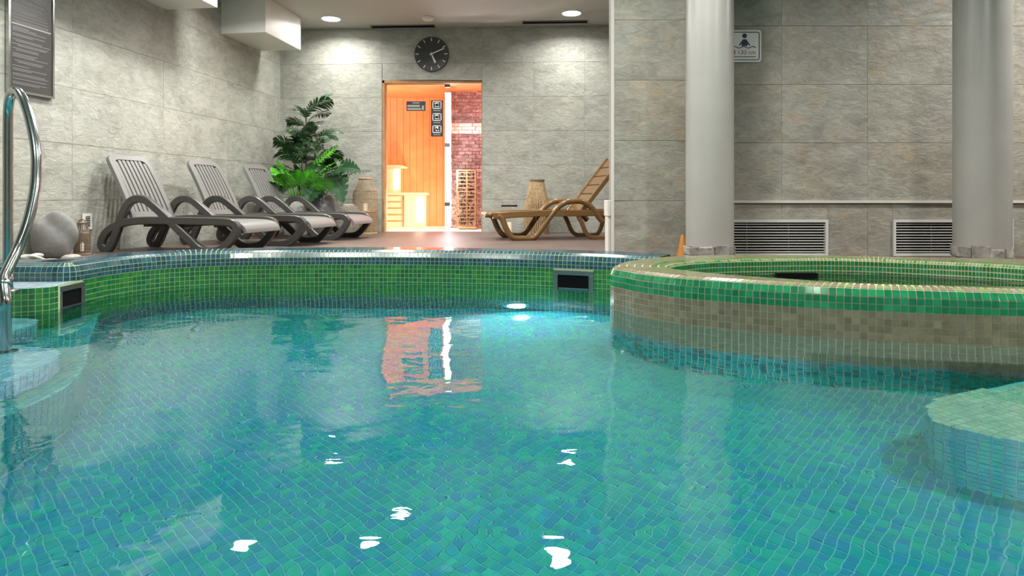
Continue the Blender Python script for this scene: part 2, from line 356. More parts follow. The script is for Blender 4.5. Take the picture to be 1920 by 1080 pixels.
# trim rail on right wall
mb = MB(); mb.box((1.57, 5.672, .475), (7, 5.697, .497)); tag(mb.obj('trim_1', 'grout_light'), kind='structure')
# unseen sides that close the room
tiled_wall('wall_side', (7.0, 0, 0), (0, 1, 0), -3.0, 5.8, -.1, CEIL, .765, T, 0, -.03, (-1, 0, 0), 'stone_warm', grout='stone_warm', tiled=False)
tiled_wall('wall_near', (0, -3.0, 0), (-1, 0, 0), -7.0, 5.6, -.1, CEIL, .765, T, 0, -.03, (0, 1, 0), 'stone_grey', grout='stone_grey', tiled=False)
tiled_wall('wall_far_side', (4.2, 0, 0), (0, 1, 0), 5.8, 9.8, -.1, CEIL, .765, T, 0, -.03, (-1, 0, 0), 'stone_grey', grout='stone_grey', tiled=False)
# ceiling
mb = MB(); mb.box((-6, -3.2, CEIL), (7.2, 10.2, CEIL+.12)); tag(mb.obj('ceiling', 'ceiling_paint'), kind='structure')
# ventilation ducts boxed in under the ceiling along the left wall
def duct(y0, y1, label):
    mb = MB(); zb = HC+2.137
    mb.add([(lw(y)+dx, y-dx*.125, z) for z in (zb, CEIL-.001) for y, dx in ((y0, .0), (y0, .61), (y1, .61), (y1, .0))], [(0,3,2,1),(4,5,6,7),(0,1,5,4),(1,2,6,5),(2,3,7,6),(3,0,4,7)])
    tag(mb.obj('boxed_duct', 'duct_white', bevel=.004), label, 'duct', 'boxed ducts under the ceiling')
duct(8.33, 9.33, 'white boxed duct under the ceiling above the last grey lounger')
duct(3.2, 7.27, 'longer white boxed duct over the poolside wall, cut off by the picture top')
# ------------------------------------------------------------------ pool shell
main = [(.86, 3.80), (.593, 3.952), (.388, 4.045), (.045, 4.16), (-.427, 4.255), (-.785, 4.29), (-1.142, 4.295), (-1.60, 4.262), (-1.957, 4.185), (-2.215, 4.018), (-2.335, 3.737), (-2.348, 3.508)]
basec = spline([(x, y, 0) for x, y in main+[(-2.345, 3.36), (-2.32, 3.245), (-2.36, 3.185), (-2.50, 3.13), (-2.8, 3.03), (-3.3, 2.88)]], 10)
copc = spline([(x, y, 0) for x, y in main+[(-2.355, 3.455), (-2.42, 3.41), (-2.6, 3.405), (-3.0, 3.40), (-3.6, 3.38)]], 10)
PIT = .0288
pool = thing('swimming_pool', 'free-form swimming pool lined with green and blue mosaic', 'pool', kind='structure')
def curve_grid(curve, prof, closed=False, pitch=PIT):
    """prof: list of (offset into the solid, z); rows of points along the curve"""
    n = int(round(length(curve, closed)/pitch)); P = resample(curve, n if closed else n+1, closed)
    d = np.roll(P, -1, 0)-np.roll(P, 1, 0) if closed else np.gradient(P, axis=0)
    d /= np.linalg.norm(d, axis=1, keepdims=True); nr = np.stack([d[:, 1], -d[:, 0], 0*d[:, 0]], 1)   # right hand of travel
    return np.stack([np.c_[(P+nr*o)[:, :2], np.full(len(P), z)] for o, z in prof])
# base wall: green rows above and just below water, blue rows down to the floor (travel is right->left, so solid lies to the right: +offset)
zs = np.arange(LEDGE, PF-.001, -PIT)
G = curve_grid(basec, [(0, z) for z in zs[::-1]])
grid_mesh(G-np.array([0, 0, 0]), False, 'wall_grout', 'grout_green', pool)
cells = grid_cells(G, False)[:, :, ::-1]
zc = cells[..., 2].mean(2)
mi = np.where(zc > -.52, rng.choice([0, 0, 0, 1, 2], zc.shape), rng.choice([3, 3, 4, 5], zc.shape))
# openings for the skimmers
SK = []          # (x, y, half width along the curve, z0, z1)
P = np.array([tuple(p) for p in basec]); sk1 = P[np.argmin(abs(P[:, 0]-.392)+abs(P[:, 1]-4.04))]; sk2 = P[np.argmin(abs(P[:, 0]+2.346)+abs(P[:, 1]-3.40))]
cc = cells.mean(2); keep = np.ones(zc.shape, bool)
for q, hw in ((sk1, .125), (sk2, .115)):
    keep &= ~((np.hypot(cc[..., 0]-q[0], cc[..., 1]-q[1]) < hw) & (zc > -.16) & (zc < .07))
o = tiles_from_cells(cells[keep], mi[keep], 'wall_mosaic', ['tile_green', 'tile_green2', 'tile_green3', 'tile_blue', 'tile_blue2', 'tile_blue3'], pool); tag(o, kind='stuff')
# ledge on top of the base wall (pale mosaic), and coping with rounded nose
G = curve_grid(basec, [(0, LEDGE-.0005), (.5, LEDGE-.0005)]); grid_mesh(G, False, 'ledge', 'grout_floor', pool)
lp = [(-2.36, 3.185), (-2.32, 3.245), (-2.345, 3.36), (-2.36, 3.46), (-3.3, 3.45), (-3.3, 2.88), (-2.8, 3.03), (-2.5, 3.13)]
Q = flat_cells(lp, LEDGE, PIT, .1, (-3.3, 2.88, -2.3, 3.5)); tag(tiles_from_cells(Q, rng.choice([0, 1], len(Q)), 'ledge_mosaic', ['tile_pale', 'tile_pale2'], pool), kind='stuff')
R = .045; prof = [(0, LEDGE), (0, LEDGE+.0245), (0, COP-R)]
prof += [(R-R*math.cos(a), COP-R+R*math.sin(a)) for a in (PI/4, PI/2)] + [(R+PIT*k, COP) for k in range(1, 9)]
prof += [(R+PIT*8+.01, COP-.02), (R+PIT*8+.01, -.12)]
G = curve_grid(copc, prof); grid_mesh(G, False, 'coping_grout', 'grout_green', pool)
cells = grid_cells(G, False)[:, :, ::-1]; sh = cells.shape[:2]
mi = rng.choice([0, 0, 1, 2], sh)
o = tiles_from_cells(cells.reshape(-1, 4, 3), mi.ravel(), 'coping_mosaic', ['tile_blue', 'tile_blue2', 'tile_blue3'], pool); tag(o, 'rounded blue mosaic coping', kind='stuff')
# floor of the pool: 300 tesserae in the foreground one by one, the rest as one part
def floor_z(x): return PF+.20*np.clip((x+1.0)/2.2, 0, 1)
fx_ = np.array([-3.4, -1.0, 1.2, 3.5]); G = np.stack([np.c_[fx_, np.full(4, y_), floor_z(fx_)] for y_ in (-1.8, 4.6)]); grid_mesh(G, False, 'basin_floor', 'grout_floor', pool)
FP = .030
Q = flat_cells(None, PF, FP, PI/4+.04, (-2.6, .6, 3.3, 4.45)); Q[..., 2] = floor_z(Q[..., 0]); ctr = Q.mean(1)
pick = np.argsort(np.hypot(ctr[:, 0], ctr[:, 1]-1.75)*1.0)[:300]; msk = np.zeros(len(Q), bool); msk[pick] = True
def floor_mix(c):
    n = np.sin(c[:, 0]*1.7+1.3*np.sin(c[:, 1]*1.1))*.5+np.sin(c[:, 1]*2.3+c[:, 0])*.3+rng.normal(0, .8, len(c))
    return np.digitize(n, [-.75, .05, .75])
fm = ['tile_lagoon', 'tile_sea', 'tile_aqua', 'tile_jade']; mi = floor_mix(ctr)
tag(tiles_from_cells(Q[~msk], mi[~msk], 'floor_mosaic', fm, pool), kind='stuff')
tmesh = []
for name in fm:
    h = (FP-GAP)/2; b_ = MB(); b_.box((-h, -h, -.001), (h, h, RAISE)); tmesh.append(b_.mesh('floor_tile', name))
for i in pick:
    o = link('floor_tile', tmesh[mi[i]], pool); o.location = ctr[i]; o.rotation_euler = (Matrix.Rotation(-math.atan(.2/2.2) if -1 < ctr[i][0] < 1.2 else 0, 3, 'Y') @ Matrix.Rotation(PI/4+.04, 3, 'Z')).to_euler()
# unseen basin sides
mb = MB(); mb.box((-3.4, -1.8, PF), (3.5, -1.6, COP)); mb.box((-3.5, -1.8, PF), (-3.2, 3.0, COP)); mb.box((3.25, -1.8, PF), (3.5, 2.6, COP)); mb.obj('basin_side', 'tile_sea', pool)
# underwater steps by the rail and the curved bench by the hot tub
def ledge_block(name, poly, z, mats, pitch=PIT, rot=.1):
    o = MB().prism(poly, PF, z).obj(name, 'grout_floor', pool)
    A = np.array(poly); Q = flat_cells(poly, z, pitch, rot, (A[:, 0].min(), A[:, 1].min(), A[:, 0].max(), A[:, 1].max()))
    tag(tiles_from_cells(Q, rng.integers(0, len(mats), len(Q)), 'tread_mosaic', mats, o), kind='stuff')
    return o
def sp2(P, per=6): return [(p.x, p.y) for p in spline([(x, y, 0) for x, y in P], per)]
st = ledge_block('step', [(-3.2, 2.70)]+sp2([(-2.05, 2.66), (-1.86, 2.60), (-1.76, 2.47), (-1.72, 2.30), (-1.76, 2.10), (-1.95, 1.92), (-2.4, 1.8)])+[(-3.2, 1.75)], WZ-.20, ['tile_pale', 'tile_pale2'])
ledge_block('step', [(-3.2, 3.05), (-2.45, 3.13), (-2.30, 3.10)]+sp2([(-2.22, 2.98), (-2.22, 2.84), (-2.32, 2.72)])+[(-3.2, 2.66)], WZ-.08, ['tile_pale', 'tile_pale2'])
def riser(pts, z1, mats):
    G = curve_grid([(x, y, 0) for x, y in pts], [(-.002, z) for z in np.arange(z1, PF, -PIT)[::-1]]); cells = grid_cells(G, False)[:, :, ::-1].reshape(-1, 4, 3)
    tag(tiles_from_cells(cells, rng.integers(0, len(mats), len(cells)), 'riser_mosaic', mats, pool), kind='stuff')
arc = sp2([(-2.32, 3.6), (-2.12, 3.25), (-1.95, 2.95), (-1.80, 2.72), (-1.66, 2.45), (-1.60, 2.2), (-1.66, 1.9), (-1.9, 1.6), (-2.5, 1.35), (-3.2, 1.25)])
ledge_block('step', arc+[(-3.2, 3.0), (-2.40, 3.15)], WZ-.42, ['tile_sea', 'tile_aqua', 'tile_jade'])
riser(arc, WZ-.42, ['tile_sea', 'tile_aqua'])
riser(sp2([(-3.1, 2.70), (-2.05, 2.66), (-1.86, 2.60), (-1.76, 2.47), (-1.72, 2.30), (-1.76, 2.10), (-1.95, 1.92), (-2.4, 1.8), (-3.1, 1.76)]), WZ-.20, ['tile_pale2', 'tile_slate'])
riser([(-2.45, 3.13), (-2.30, 3.10)]+sp2([(-2.22, 2.98), (-2.22, 2.84), (-2.32, 2.72)]), WZ-.08, ['tile_pale2', 'tile_slate'])
bn = sp2([(2.25, 2.44), (2.05, 2.35), (1.80, 2.252), (1.612, 2.174), (1.394, 2.085), (1.305, 2.01), (1.262, 1.92), (1.29, 1.848), (1.341, 1.79), (1.41, 1.735), (1.6, 1.63), (2.1, 1.45), (2.7, 1.35)])+[(3.25, 1.3), (3.25, 2.5)]
ledge_block('bench', bn, WZ-.30, ['tile_sand', 'tile_sand2'], rot=.4)
n = len(bn)-2; bc = [(x, y, 0) for x, y in bn[:n]]
G = curve_grid(bc, [(.002, z) for z in np.arange(WZ-.30, PF, -PIT)[::-1]]); cells = grid_cells(G, False).reshape(-1, 4, 3)
tag(tiles_from_cells(cells, rng.choice([0, 1, 2], len(cells)), 'bench_mosaic', ['tile_sea', 'tile_sea', 'tile_aqua'], pool), kind='stuff')
# ------------------------------------------------------------------ deck
n = len(copc); A = curve_grid(copc, [(R+PIT*7, 0)])[0]
right = [(.95, 3.80), (1.35, 3.84), (1.9, 3.87), (2.4, 3.72), (2.8, 3.5), (3.2, 3.2), (3.4, 2.7), (3.4, -1.7), (-3.3, -1.7)]
hole = [(x, y) for x, y, z in A]
poly = [(7, -3.1), (7, 10.1), (-3.4, 10.1), (-5.4, -3.1), (-3.4, -3.1), (-3.4, 3.1)] + hole[::-1] + right[:-1] + [(3.4, -3.1)]
bm = bmesh.new(); vs = [bm.verts.new((x, y, 0)) for x, y in poly]; f = bm.faces.new(vs); bmesh.ops.triangulate(bm, faces=[f]); bmesh.ops.recalc_face_normals(bm, faces=bm.faces)
for fc in bm.faces:
    if fc.normal.z < 0: fc.normal_flip()
me = bpy.data.meshes.new('floor'); bm.to_mesh(me); bm.free(); me.materials.append(M['deck']); tag(link('floor', me), kind='structure')
# ------------------------------------------------------------------ hot tub
tub = thing('hot_tub', 'raised oval hot tub with brown and green mosaic rim beside the columns', 'hot tub', kind='structure')
outer = [(.511, 3.312), (.562, 3.183), (.611, 3.075), (.695, 2.972), (.801, 2.865), (1.023, 2.735), (1.194, 2.650), (1.399, 2.575), (1.637, 2.510), (1.958, 2.447), (2.4, 2.40), (2.9, 2.45), (3.3, 2.7), (3.45, 3.05), (3.35, 3.4), (2.955, 3.694), (2.619, 3.78), (2.317, 3.865), (1.959, 3.955), (1.401, 3.985), (.978, 3.897), (.745, 3.726), (.585, 3.53)]
inner = [(.80, 3.22), (.956, 2.985), (1.159, 2.825), (1.401, 2.675), (1.675, 2.595), (2.015, 2.545), (2.4, 2.58), (2.62, 2.76), (2.72, 3.0), (2.64, 3.293), (2.376, 3.511), (1.883, 3.73), (1.288, 3.665), (1.053, 3.57), (.87, 3.42)]
oc = spline([(x, y, 0) for x, y in outer], 8, True); ic = spline([(x, y, 0) for x, y in inner], 8, True)
NT = int(length(oc, True)/PIT); O = resample(oc, NT, True)[:, :2]; I = resample(ic, 4*NT, True)[:, :2]
# match inner points to outer ones by direction from the centre
cen = np.array([1.78, 3.12]); ao = np.unwrap(np.arctan2(*(O-cen).T[::-1])); ai = np.arctan2(*(I-cen).T[::-1])
I = np.array([I[np.argmin(abs(np.angle(np.exp(1j*(ai-a)))))] for a in ao]); I = (np.roll(I, 1, 0)+I+np.roll(I, -1, 0))/3
d = I-O; wdt = np.linalg.norm(d, axis=1, keepdims=True); dn = d/wdt
rows = [];
for z in np.arange(PF, COP-.042, PIT)[::1]: rows.append(('w', 0, z))
shift = (COP-.042)-rows[-1][2]; rows = [(k, o_, z+shift) for k, o_, z in rows]
def ring(off, z): return np.c_[O+dn*off, np.full(NT, z)]
def ringt(t, z): return np.c_[O+d*t, np.full(NT, z)]
GR = [ring(0, r[2]) for r in rows]; nw = len(GR)
r_ = .042
GR += [ring(r_*(1-math.cos(PI/4)), COP-r_+r_*math.sin(PI/4)), ring(r_, COP)]
NTOP = 6
for k in range(1, NTOP+1):
    a = np.c_[O+dn*(r_+(wdt-r_-.012)*k/NTOP), np.full(NT, COP)]; GR.append(a)
GR.append(ring(wdt, COP-.012))
for k in range(1, 13): GR.append(ring(wdt+.0, COP-.012-PIT*k))
G = np.stack(GR); grid_mesh(G, True, 'rim_grout', 'grout_spa', tub)
cells = grid_cells(G, True); nr = cells.shape[0]
spa_mats = ['tile_brown', 'tile_brown2', 'tile_emerald', 'tile_emerald2', 'tile_olive', 'tile_green', 'tile_sea', 'tile_green2', 'tile_blue2']
mi = np.zeros((nr, NT), int)
for j in range(nr):
    if j < nw-1:
        z = cells[j, 0, :, 2].mean(); dn_ = nw-2-j
        if dn_ < 2: c = [2, 3, 2]
        elif z > WZ-.40: c = [0, 0, 1]
        else: c = [6, 8, 6]
    elif j == nw-1: c = [2, 3, 3]
    elif j == nw: c = [0, 1, 4]
    elif j < nw+1+NTOP-2: c = [0, 1, 4, 4]
    elif j < nw+NTOP+2: c = [4, 7, 4]
    else: c = [5, 2, 5]
    mi[j] = rng.choice(c, NT)
# the 300 largest-showing outer wall tesserae as single parts
front = [(j, i) for j in range(nw-8, nw+1) for i in range(NT)]
def show(ji):
    c = cells[ji[0], ji[1]].mean(0); n_ = np.cross(cells[ji][2]-cells[ji][0], cells[ji][3]-cells[ji][1]); n_ /= np.linalg.norm(n_)
    v = np.array([0, 0, HC])-c; dist = np.linalg.norm(v); px = 960+c[0]/c[1]*F
    return (n_ @ v/dist)/dist**2 if px < 1935 and c[2] > WZ else -1
front.sort(key=show, reverse=True); front = front[:300]
msk = np.ones((nr, NT), bool)
for ji in front: msk[ji] = False
tag(tiles_from_cells(cells[msk], mi[msk], 'rim_mosaic', spa_mats, tub), kind='stuff')
unit = {}
for ji in front:
    q = cells[ji]; c = q.mean(0); e1 = q[1]-q[0]; e2 = q[3]-q[0]; n_ = np.cross(e1, e2); n_ /= np.linalg.norm(n_)
    k = spa_mats[mi[ji]]
    if k not in unit: b_ = MB(); b_.box((-.5, -.5, -.001), (.5, .5, RAISE)); unit[k] = b_.mesh('rim_tile', k)
    o = link('rim_tile', unit[k], tub)
    l1, l2 = np.linalg.norm(e1)-GAP, np.linalg.norm(e2)-GAP; u1 = e1/np.linalg.norm(e1); u2 = np.cross(n_, u1)
    o.matrix_local = Matrix(((u1[0]*l1, u2[0]*l2, n_[0], c[0]), (u1[1]*l1, u2[1]*l2, n_[1], c[1]), (u1[2]*l1, u2[2]*l2, n_[2], c[2]), (0, 0, 0, 1)))
# tub bottom, skimmer and water
ipoly = [(x, y) for x, y in (O+dn*(wdt+.0))]
mb = MB(); mb.prism(ipoly, COP-.40, COP-.34); mb.obj('tub_floor', 'tile_green', tub)
mb = MB(); p = on(1495, 521, .09); mb.box((p.x-.11, p.y+.0, .085), (p.x+.11, p.y+.03, .115)); mb.obj('overflow_slot', 'black', tub)
mb = MB(); mb.add([(x, y, .088) for x, y in (O+dn*(wdt+.004))], [tuple(range(NT))]); tag(mb.obj('hot_tub_water', 'spa_water'), 'still dark green water filling the raised hot tub', 'water', kind='stuff')
# ------------------------------------------------------------------ pool water (cut out where the tub stands)
gx = np.arange(-3.25, 3.31, .05); gy = np.arange(-1.65, 4.40, .05); X, Yg = np.meshgrid(gx, gy); nx = len(gx)
Z = WZ+.0016*np.sin(3.1*X+1.9*Yg)+.0012*np.sin(-2.3*X+4.3*Yg+1)+.0008*np.sin(6.1*X-3.2*Yg)
idx = np.arange(X.size).reshape(X.shape); Fq = np.stack([idx[:-1, :-1], idx[:-1, 1:], idx[1:, 1:], idx[1:, :-1]], -1).reshape(-1, 4)
V = np.stack([X.ravel(), Yg.ravel(), Z.ravel()], 1); fc = V[Fq].mean(1)
So = O+(cen-O)*.06; ok = ~inside(So, fc[:, 0], fc[:, 1]); bp_ = [(p.x, p.y) for p in basec]
land = np.array(bp_+[(-3.6, 2.88), (-3.6, 6), (2, 6), (2, 3.8)]); land[:, 1] += .06; ok &= ~inside(land, fc[:, 0], fc[:, 1])
me = np_mesh('pool_water', V, Fq[ok], np.zeros(ok.sum()), ['water']); me.shade_smooth()
pw = tag(link('pool_water', me), 'clear rippled turquoise water filling the swimming pool', 'water', kind='stuff'); pw.cycles.is_caustics_caster = True
for o in [pool, tub]+list(pool.children_recursive)+list(tub.children_recursive): o.cycles.is_caustics_receiver = True
# skimmers
def skimmer(q, label, wd, hz0, hz1):
    i = int(np.argmin(np.hypot(P[:, 0]-q[0], P[:, 1]-q[1]))); t_ = P[min(i+2, len(P)-1)]-P[max(i-2, 0)]; ang = math.atan2(-t_[1], -t_[0])
    r = thing('pool_skimmer', label, 'skimmer', (q[0], q[1], 0), ang, 'steel skimmers in the pool wall')
    fr = .030; mb = MB(); x = wd/2
    for a, b in (((-x, -.012, hz1-fr), (x, .03, hz1)), ((-x, -.012, hz0), (x, .03, hz0+fr)), ((-x, -.012, hz0+fr), (-x+fr, .03, hz1-fr)), ((x-fr, -.012, hz0+fr), (x, .03, hz1-fr))): mb.box(a, b)
    mb.obj('frame', 'steel_dull', r, bevel=.002)
    mb = MB(); mb.box((-x+.02, -.006, hz0+.02), (x-.02, .0, hz1-.02)); mb.obj('throat_shade', 'black', r)  # black plate paints the shade of the opening, no hollow behind it
    mb = MB(); mb.box((-x+fr+.004, -.0095, hz0+fr), (x-fr-.004, -.0075, WZ+.004)); mb.obj('flap', 'steel_dull', r)
skimmer(sk1, 'steel framed skimmer opening in the far pool wall near the hot tub', .262, -.15, .062)
skimmer(sk2, 'steel framed skimmer opening in the pool wall near the handrail', .225, -.15, .062)
# ------------------------------------------------------------------ lights
def spot_lamp(loc, power, size=.11, spread=150, col=(1, .975, .925), parent=None, rot=(0, 0, 0)):
    l = bpy.data.lights.new('downlight_lamp', 'AREA'); l.shape = 'DISK'; l.size = size; l.energy = power; l.color = col; l.spread = math.radians(spread); l.cycles.is_caustics_light = True
    o = bpy.data.objects.new('downlight_lamp', l); C.objects.link(o); o.location = loc; o.rotation_euler = rot; o.parent = parent; return o
def downlight(x, y, label, power=LAMP_W):
    r = thing('ceiling_downlight', label, 'ceiling light', (x, y, CEIL), 0, 'recessed ceiling downlights')
    mb = MB(); mb.lathe([(.150, -.001), (.150, -.012), (.128, -.014), (.125, -.004), (.125, -.001)], 32, caps=False); mb.obj('trim_ring', 'white_paint', r, smooth=.6)
    mb = MB(); mb.lathe([(.125, -.003), (.125, -.011)], 32); mb.obj('diffuser', 'lens', r)
    spot_lamp((0, 0, -.02), power, .20, 155, parent=r)
downlight(-2.63, 9.30, 'round ceiling downlight beside the boxed duct above the tall palm', LAMP_W*.6)
downlight(.84, 9.02, 'round ceiling downlight above the brown lounger', LAMP_W*.6)
for x, y, w, lab in [(-1.34, 7.65, 1.3, 'in front of the sauna doorway'), (-3.0, 7.0, 1.05, 'over the middle lounger'), (-1.54, 6.74, 1.2, 'over the deck before the coping'), (.52, 6.59, .8, 'in front of the brown lounger'),
                     (-3.1, 5.3, 1.15, 'added near the information board'), (-3.2, 3.0, 1, 'added over the handrail'), (-1.0, 4.3, .9, 'added over the far pool edge'), (1.0, 4.0, .95, 'in front of the pillar'), (.0, 2.0, .7, 'added over the pool middle'),  # board, handrail, pool edge and middle lamps are added for illumination
                     (4.9, 4.3, 1.9, 'beyond the hot tub'), (2.6, 1.6, 2.0, 'over the pool beside the hot tub'), (-2.0, .6, .8, 'added over the pool steps side'), (3.0, 7.5, .8, 'added in the room behind the pillar'), (0, -1.4, .7, 'added behind the viewer')]:  # steps side, back room and behind-viewer lamps are added for illumination
    downlight(x, y, 'round ceiling downlight '+lab+', above the picture top', LAMP_W*w)
# ------------------------------------------------------------------ ceiling fittings in view
def ceiling_slot(x0, x1, yo, label):
    mb = MB(); r = thing('ceiling_slot', label, 'air slot', ((x0+x1)/2, bwY((x0+x1)/2)-yo, CEIL), -.05, 'dark air slots in the ceiling'); h = (x1-x0)/2
    mb.box((-h, -.05, -.012), (h, .05, -.001)); mb.obj('slot', 'black', r)
    mb = MB(); mb.box((-h-.01, -.062, -.014), (h+.01, -.05, -.001)); mb.box((-h-.01, .05, -.014), (h+.01, .062, -.001)); mb.obj('rim', 'steel_dull', r)
ceiling_slot(-2.14, -1.18, .10, 'dark linear air slot in the ceiling above the clock')
ceiling_slot(.16, 1.11, .22, 'dark linear air slot in the ceiling beside the far downlight')
mb = MB(); p = on(802, 32, CEIL); tag(mb.lathe([(.09, -.001), (.09, -.02), (.07, -.045), (.02, -.05)], 24, (p.x, p.y, CEIL)).obj('smoke_detector', 'duct_white', smooth=.6), 'small round smoke detector on the ceiling above the clock', 'detector')
# underwater lamps: one in view on the far wall, two added unseen on the near wall to light the basin
def pool_lamp(x, y, z, ang, label, power):
    r = thing('pool_lamp', label, 'pool light', (x, y, z), ang, 'underwater pool lamps')
    mb = MB(); rot = Matrix.Rotation(PI/2, 3, 'X')
    m1 = MB().lathe([(.085, 0), (.085, .015), (.06, .022), (.06, 0)], 24, caps=False); m1.v = [tuple(rot @ Vector(v)) for v in m1.v]; m1.obj('ring', 'steel', r, smooth=.6)
    m2 = MB().lathe([(.06, .0), (.06, .012)], 24); m2.v = [tuple(rot @ Vector(v)) for v in m2.v]; m2.obj('lens', 'pool_lens', r)
    spot_lamp((0, -.03, 0), power, .12, 170, (1, .93, .98), r, (-PI/2, 0, 0))
pool_lamp(.03, 4.14, WZ-.66, .1, 'glowing round underwater lamp on the far pool wall', POOL_W)
pool_lamp(-1.6, -1.58, WZ-.35, PI, 'added round underwater lamp in the pool wall behind the viewer, left one', POOL_W*2.2)
pool_lamp(1.4, -1.58, WZ-.35, PI, 'added round underwater lamp in the pool wall behind the viewer, right one', POOL_W*2.2)
# ================================================================== COLUMNS, VENTS, SIGNS
def column(px, w, Y, label):
    x = (px-960)/F*Y; r = w/2/F*Y
    o = thing('column', label, 'column', (x, Y, 0), 0, 'round columns beside the hot tub', 'structure')
    MB().lathe([(r, .145), (r, CEIL)], 48).obj('shaft', 'plaster_column', o, smooth=.6)
    MB().lathe([(r*.97, 0), (r*.97, .15)], 32).obj('footing', 'rubble', o)
    for row, (z0, z1) in enumerate(((0, .075), (.078, .155))):
        k = 11; a0 = random.random()
        for i in range(k):
            a = a0+2*PI*(i+random.uniform(-.12, .12))/k; wd = 2*PI*r/k*.96; top = z1+random.uniform(-.018, .018)*row
            mb = MB(); mb.box((-wd/2, -.018, 0), (wd/2, .018, top-z0)); mb.v = [(x_+random.uniform(-.012, .012), y_+random.uniform(-.009, .009), z_+random.uniform(-.012, .012)*(z_ > .01)) for x_, y_, z_ in mb.v]
            s = mb.obj('stone', 'rubble', o, bevel=.006); s.location = (math.cos(a)*(r-.014), math.sin(a)*(r-.014), z0); s.rotation_euler = (0, 0, a+PI/2)
column(1330.5, 87, 5.0, 'round plastered column with rough stone foot beside the depth sign')
column(1841, 92, 4.8, 'round plastered column in front of the second vent')
def vent(x0, x1, z0, z1, label):
    r = thing('wall_vent', label, 'vent', ((x0+x1)/2, 5.70, z0), 0, 'air vents low in the stone wall'); h = (x1-x0)/2; H = z1-z0; f = .024
    mb = MB(); mb.box((-h, -.022, 0), (h, .02, f)); mb.box((-h, -.022, H-f), (h, .02, H)); mb.box((-h, -.022, f), (-h+f, .02, H-f)); mb.box((h-f, -.022, f), (h, .02, H-f)); mb.obj('frame', 'steel_dull' if 0 else 'vent_metal', r, bevel=.002)
    MB().box((-h+.01, .05, .01), (h-.01, .06, H-.01)).obj('backing', 'black', r)
    sm = MB().box((-h+f, -.010, -.0035), (h-f, .010, .0035), rot=Matrix.Rotation(.12, 3, 'X')).mesh('louvre', 'vent_metal')
    n = 11
    for i in range(n):
        o = link('louvre', sm, r); o.location = (0, 0, f+(H-2*f)*(i+.6)/(n+.2))
    for x in (-h*.35, h*.35): MB().box((x-.003, -.004, f), (x+.003, .02, H-f)).obj('divider', 'steel_dull', r)
mat('vent_metal', (.62, .62, .59), .4)
vent(1.744, 2.808, .002, .325, 'slatted metal wall vent low between the two columns')
vent(3.385, 4.452, .002, .325, 'slatted metal wall vent half hidden behind a column')
def text(body, size, loc, rot, m, parent, name='lettering', align='CENTER', ext=.0008):
    c = bpy.data.curves.new(name, 'FONT'); c.body = body; c.size = size; c.align_x = align; c.extrude = ext; c.materials.append(M[m])
    t_ = bpy.data.objects.new(name, c); C.objects.link(t_); dg = bpy.context.evaluated_depsgraph_get(); me = bpy.data.meshes.new_from_object(t_.evaluated_get(dg)); bpy.data.objects.remove(t_); o = link(name, me, parent); o.location = loc; o.rotation_euler = rot; return o
# depth sign on the right wall (sign plane x-z, facing -y)
Ys = 5.69; p0 = at(1364, 116.5, Ys); p1 = at(1427, 56.5, Ys)
sg = thing('depth_sign', 'white pool depth sign reading 130 cm on the stone wall', 'sign', ((p0.x+p1.x)/2, Ys, (p0.z+p1.z)/2))
sw, sh_ = (p1.x-p0.x)/2, (p1.z-p0.z)/2
def rrect(w, h, r, k=6):
    P_ = []
    for cx, cz, a0 in ((w-r, h-r, 0), (-w+r, h-r, PI/2), (-w+r, -h+r, PI), (w-r, -h+r, 1.5*PI)):
        P_ += [(cx+r*math.cos(a0+PI/2*i/k), cz+r*math.sin(a0+PI/2*i/k)) for i in range(k+1)]
    return P_
def plate(poly, y0, y1):
    n = len(poly); mb = MB(); return mb.add([(x, y0, z) for x, z in poly]+[(x, y1, z) for x, z in poly], [tuple(range(n)), tuple(range(2*n-1, n-1, -1))]+[(i, n+i, n+(i+1) % n, (i+1) % n) for i in range(n)])
plate(rrect(sw, sh_, .022), -.006, 0).obj('panel', 'sign_white', sg)
def ringplate(a, b, y0, y1):
    n = len(a); mb = MB(); v = [(x, y0, z) for x, z in a]+[(x, y0, z) for x, z in b]
    return mb.add(v, [(i, (i+1) % n, n+(i+1) % n, n+i) for i in range(n)])
ringplate(rrect(sw-.016, sh_-.016, .02), rrect(sw-.023, sh_-.023, .015), -.0072, 0).obj('border', 'sign_black', sg)
def disc2(cx, cz, r, k=20): return [(cx+r*math.cos(2*PI*i/k), cz+r*math.sin(2*PI*i/k)) for i in range(k)]
cx = at(1395.5, 80, Ys).x-sg.location.x; zc0 = sg.location.z
def zz(y): return HC+(HY-y)/F*Ys-zc0
plate(disc2(cx, zz(67.5), .021), -.0076, -.005).obj('figure_head', 'sign_navy', sg)
plate([(cx-.014, zz(74)), (cx+.014, zz(74)), (cx+.052, zz(85)), (cx+.044, zz(86)), (cx+.026, zz(82)), (cx+.026, zz(86.5)), (cx-.026, zz(86.5)), (cx-.026, zz(82)), (cx-.044, zz(86)), (cx-.052, zz(85))][::-1], -.0076, -.005).obj('figure_body', 'sign_navy', sg)
wv = [(cx-.10+.2*i/40, 0, zz(89)+.007*math.sin(i/40*2*PI*2.5+.6)) for i in range(41)]
MB().sweep([(x, -.0065, z) for x, _, z in wv], [(-.001, -.0035), (.001, -.0035), (.001, .0035), (-.001, .0035)]).obj('wave_line', 'sign_black', sg)
text('130 cm', .056, (cx+.018, -.0066, zz(102.5)), (PI/2, 0, 0), 'sign_rust', sg)
ar = MB(); ax = cx-.088; ar.box((ax-.004, -.0076, zz(102)), (ax+.004, -.005, zz(94.5)))
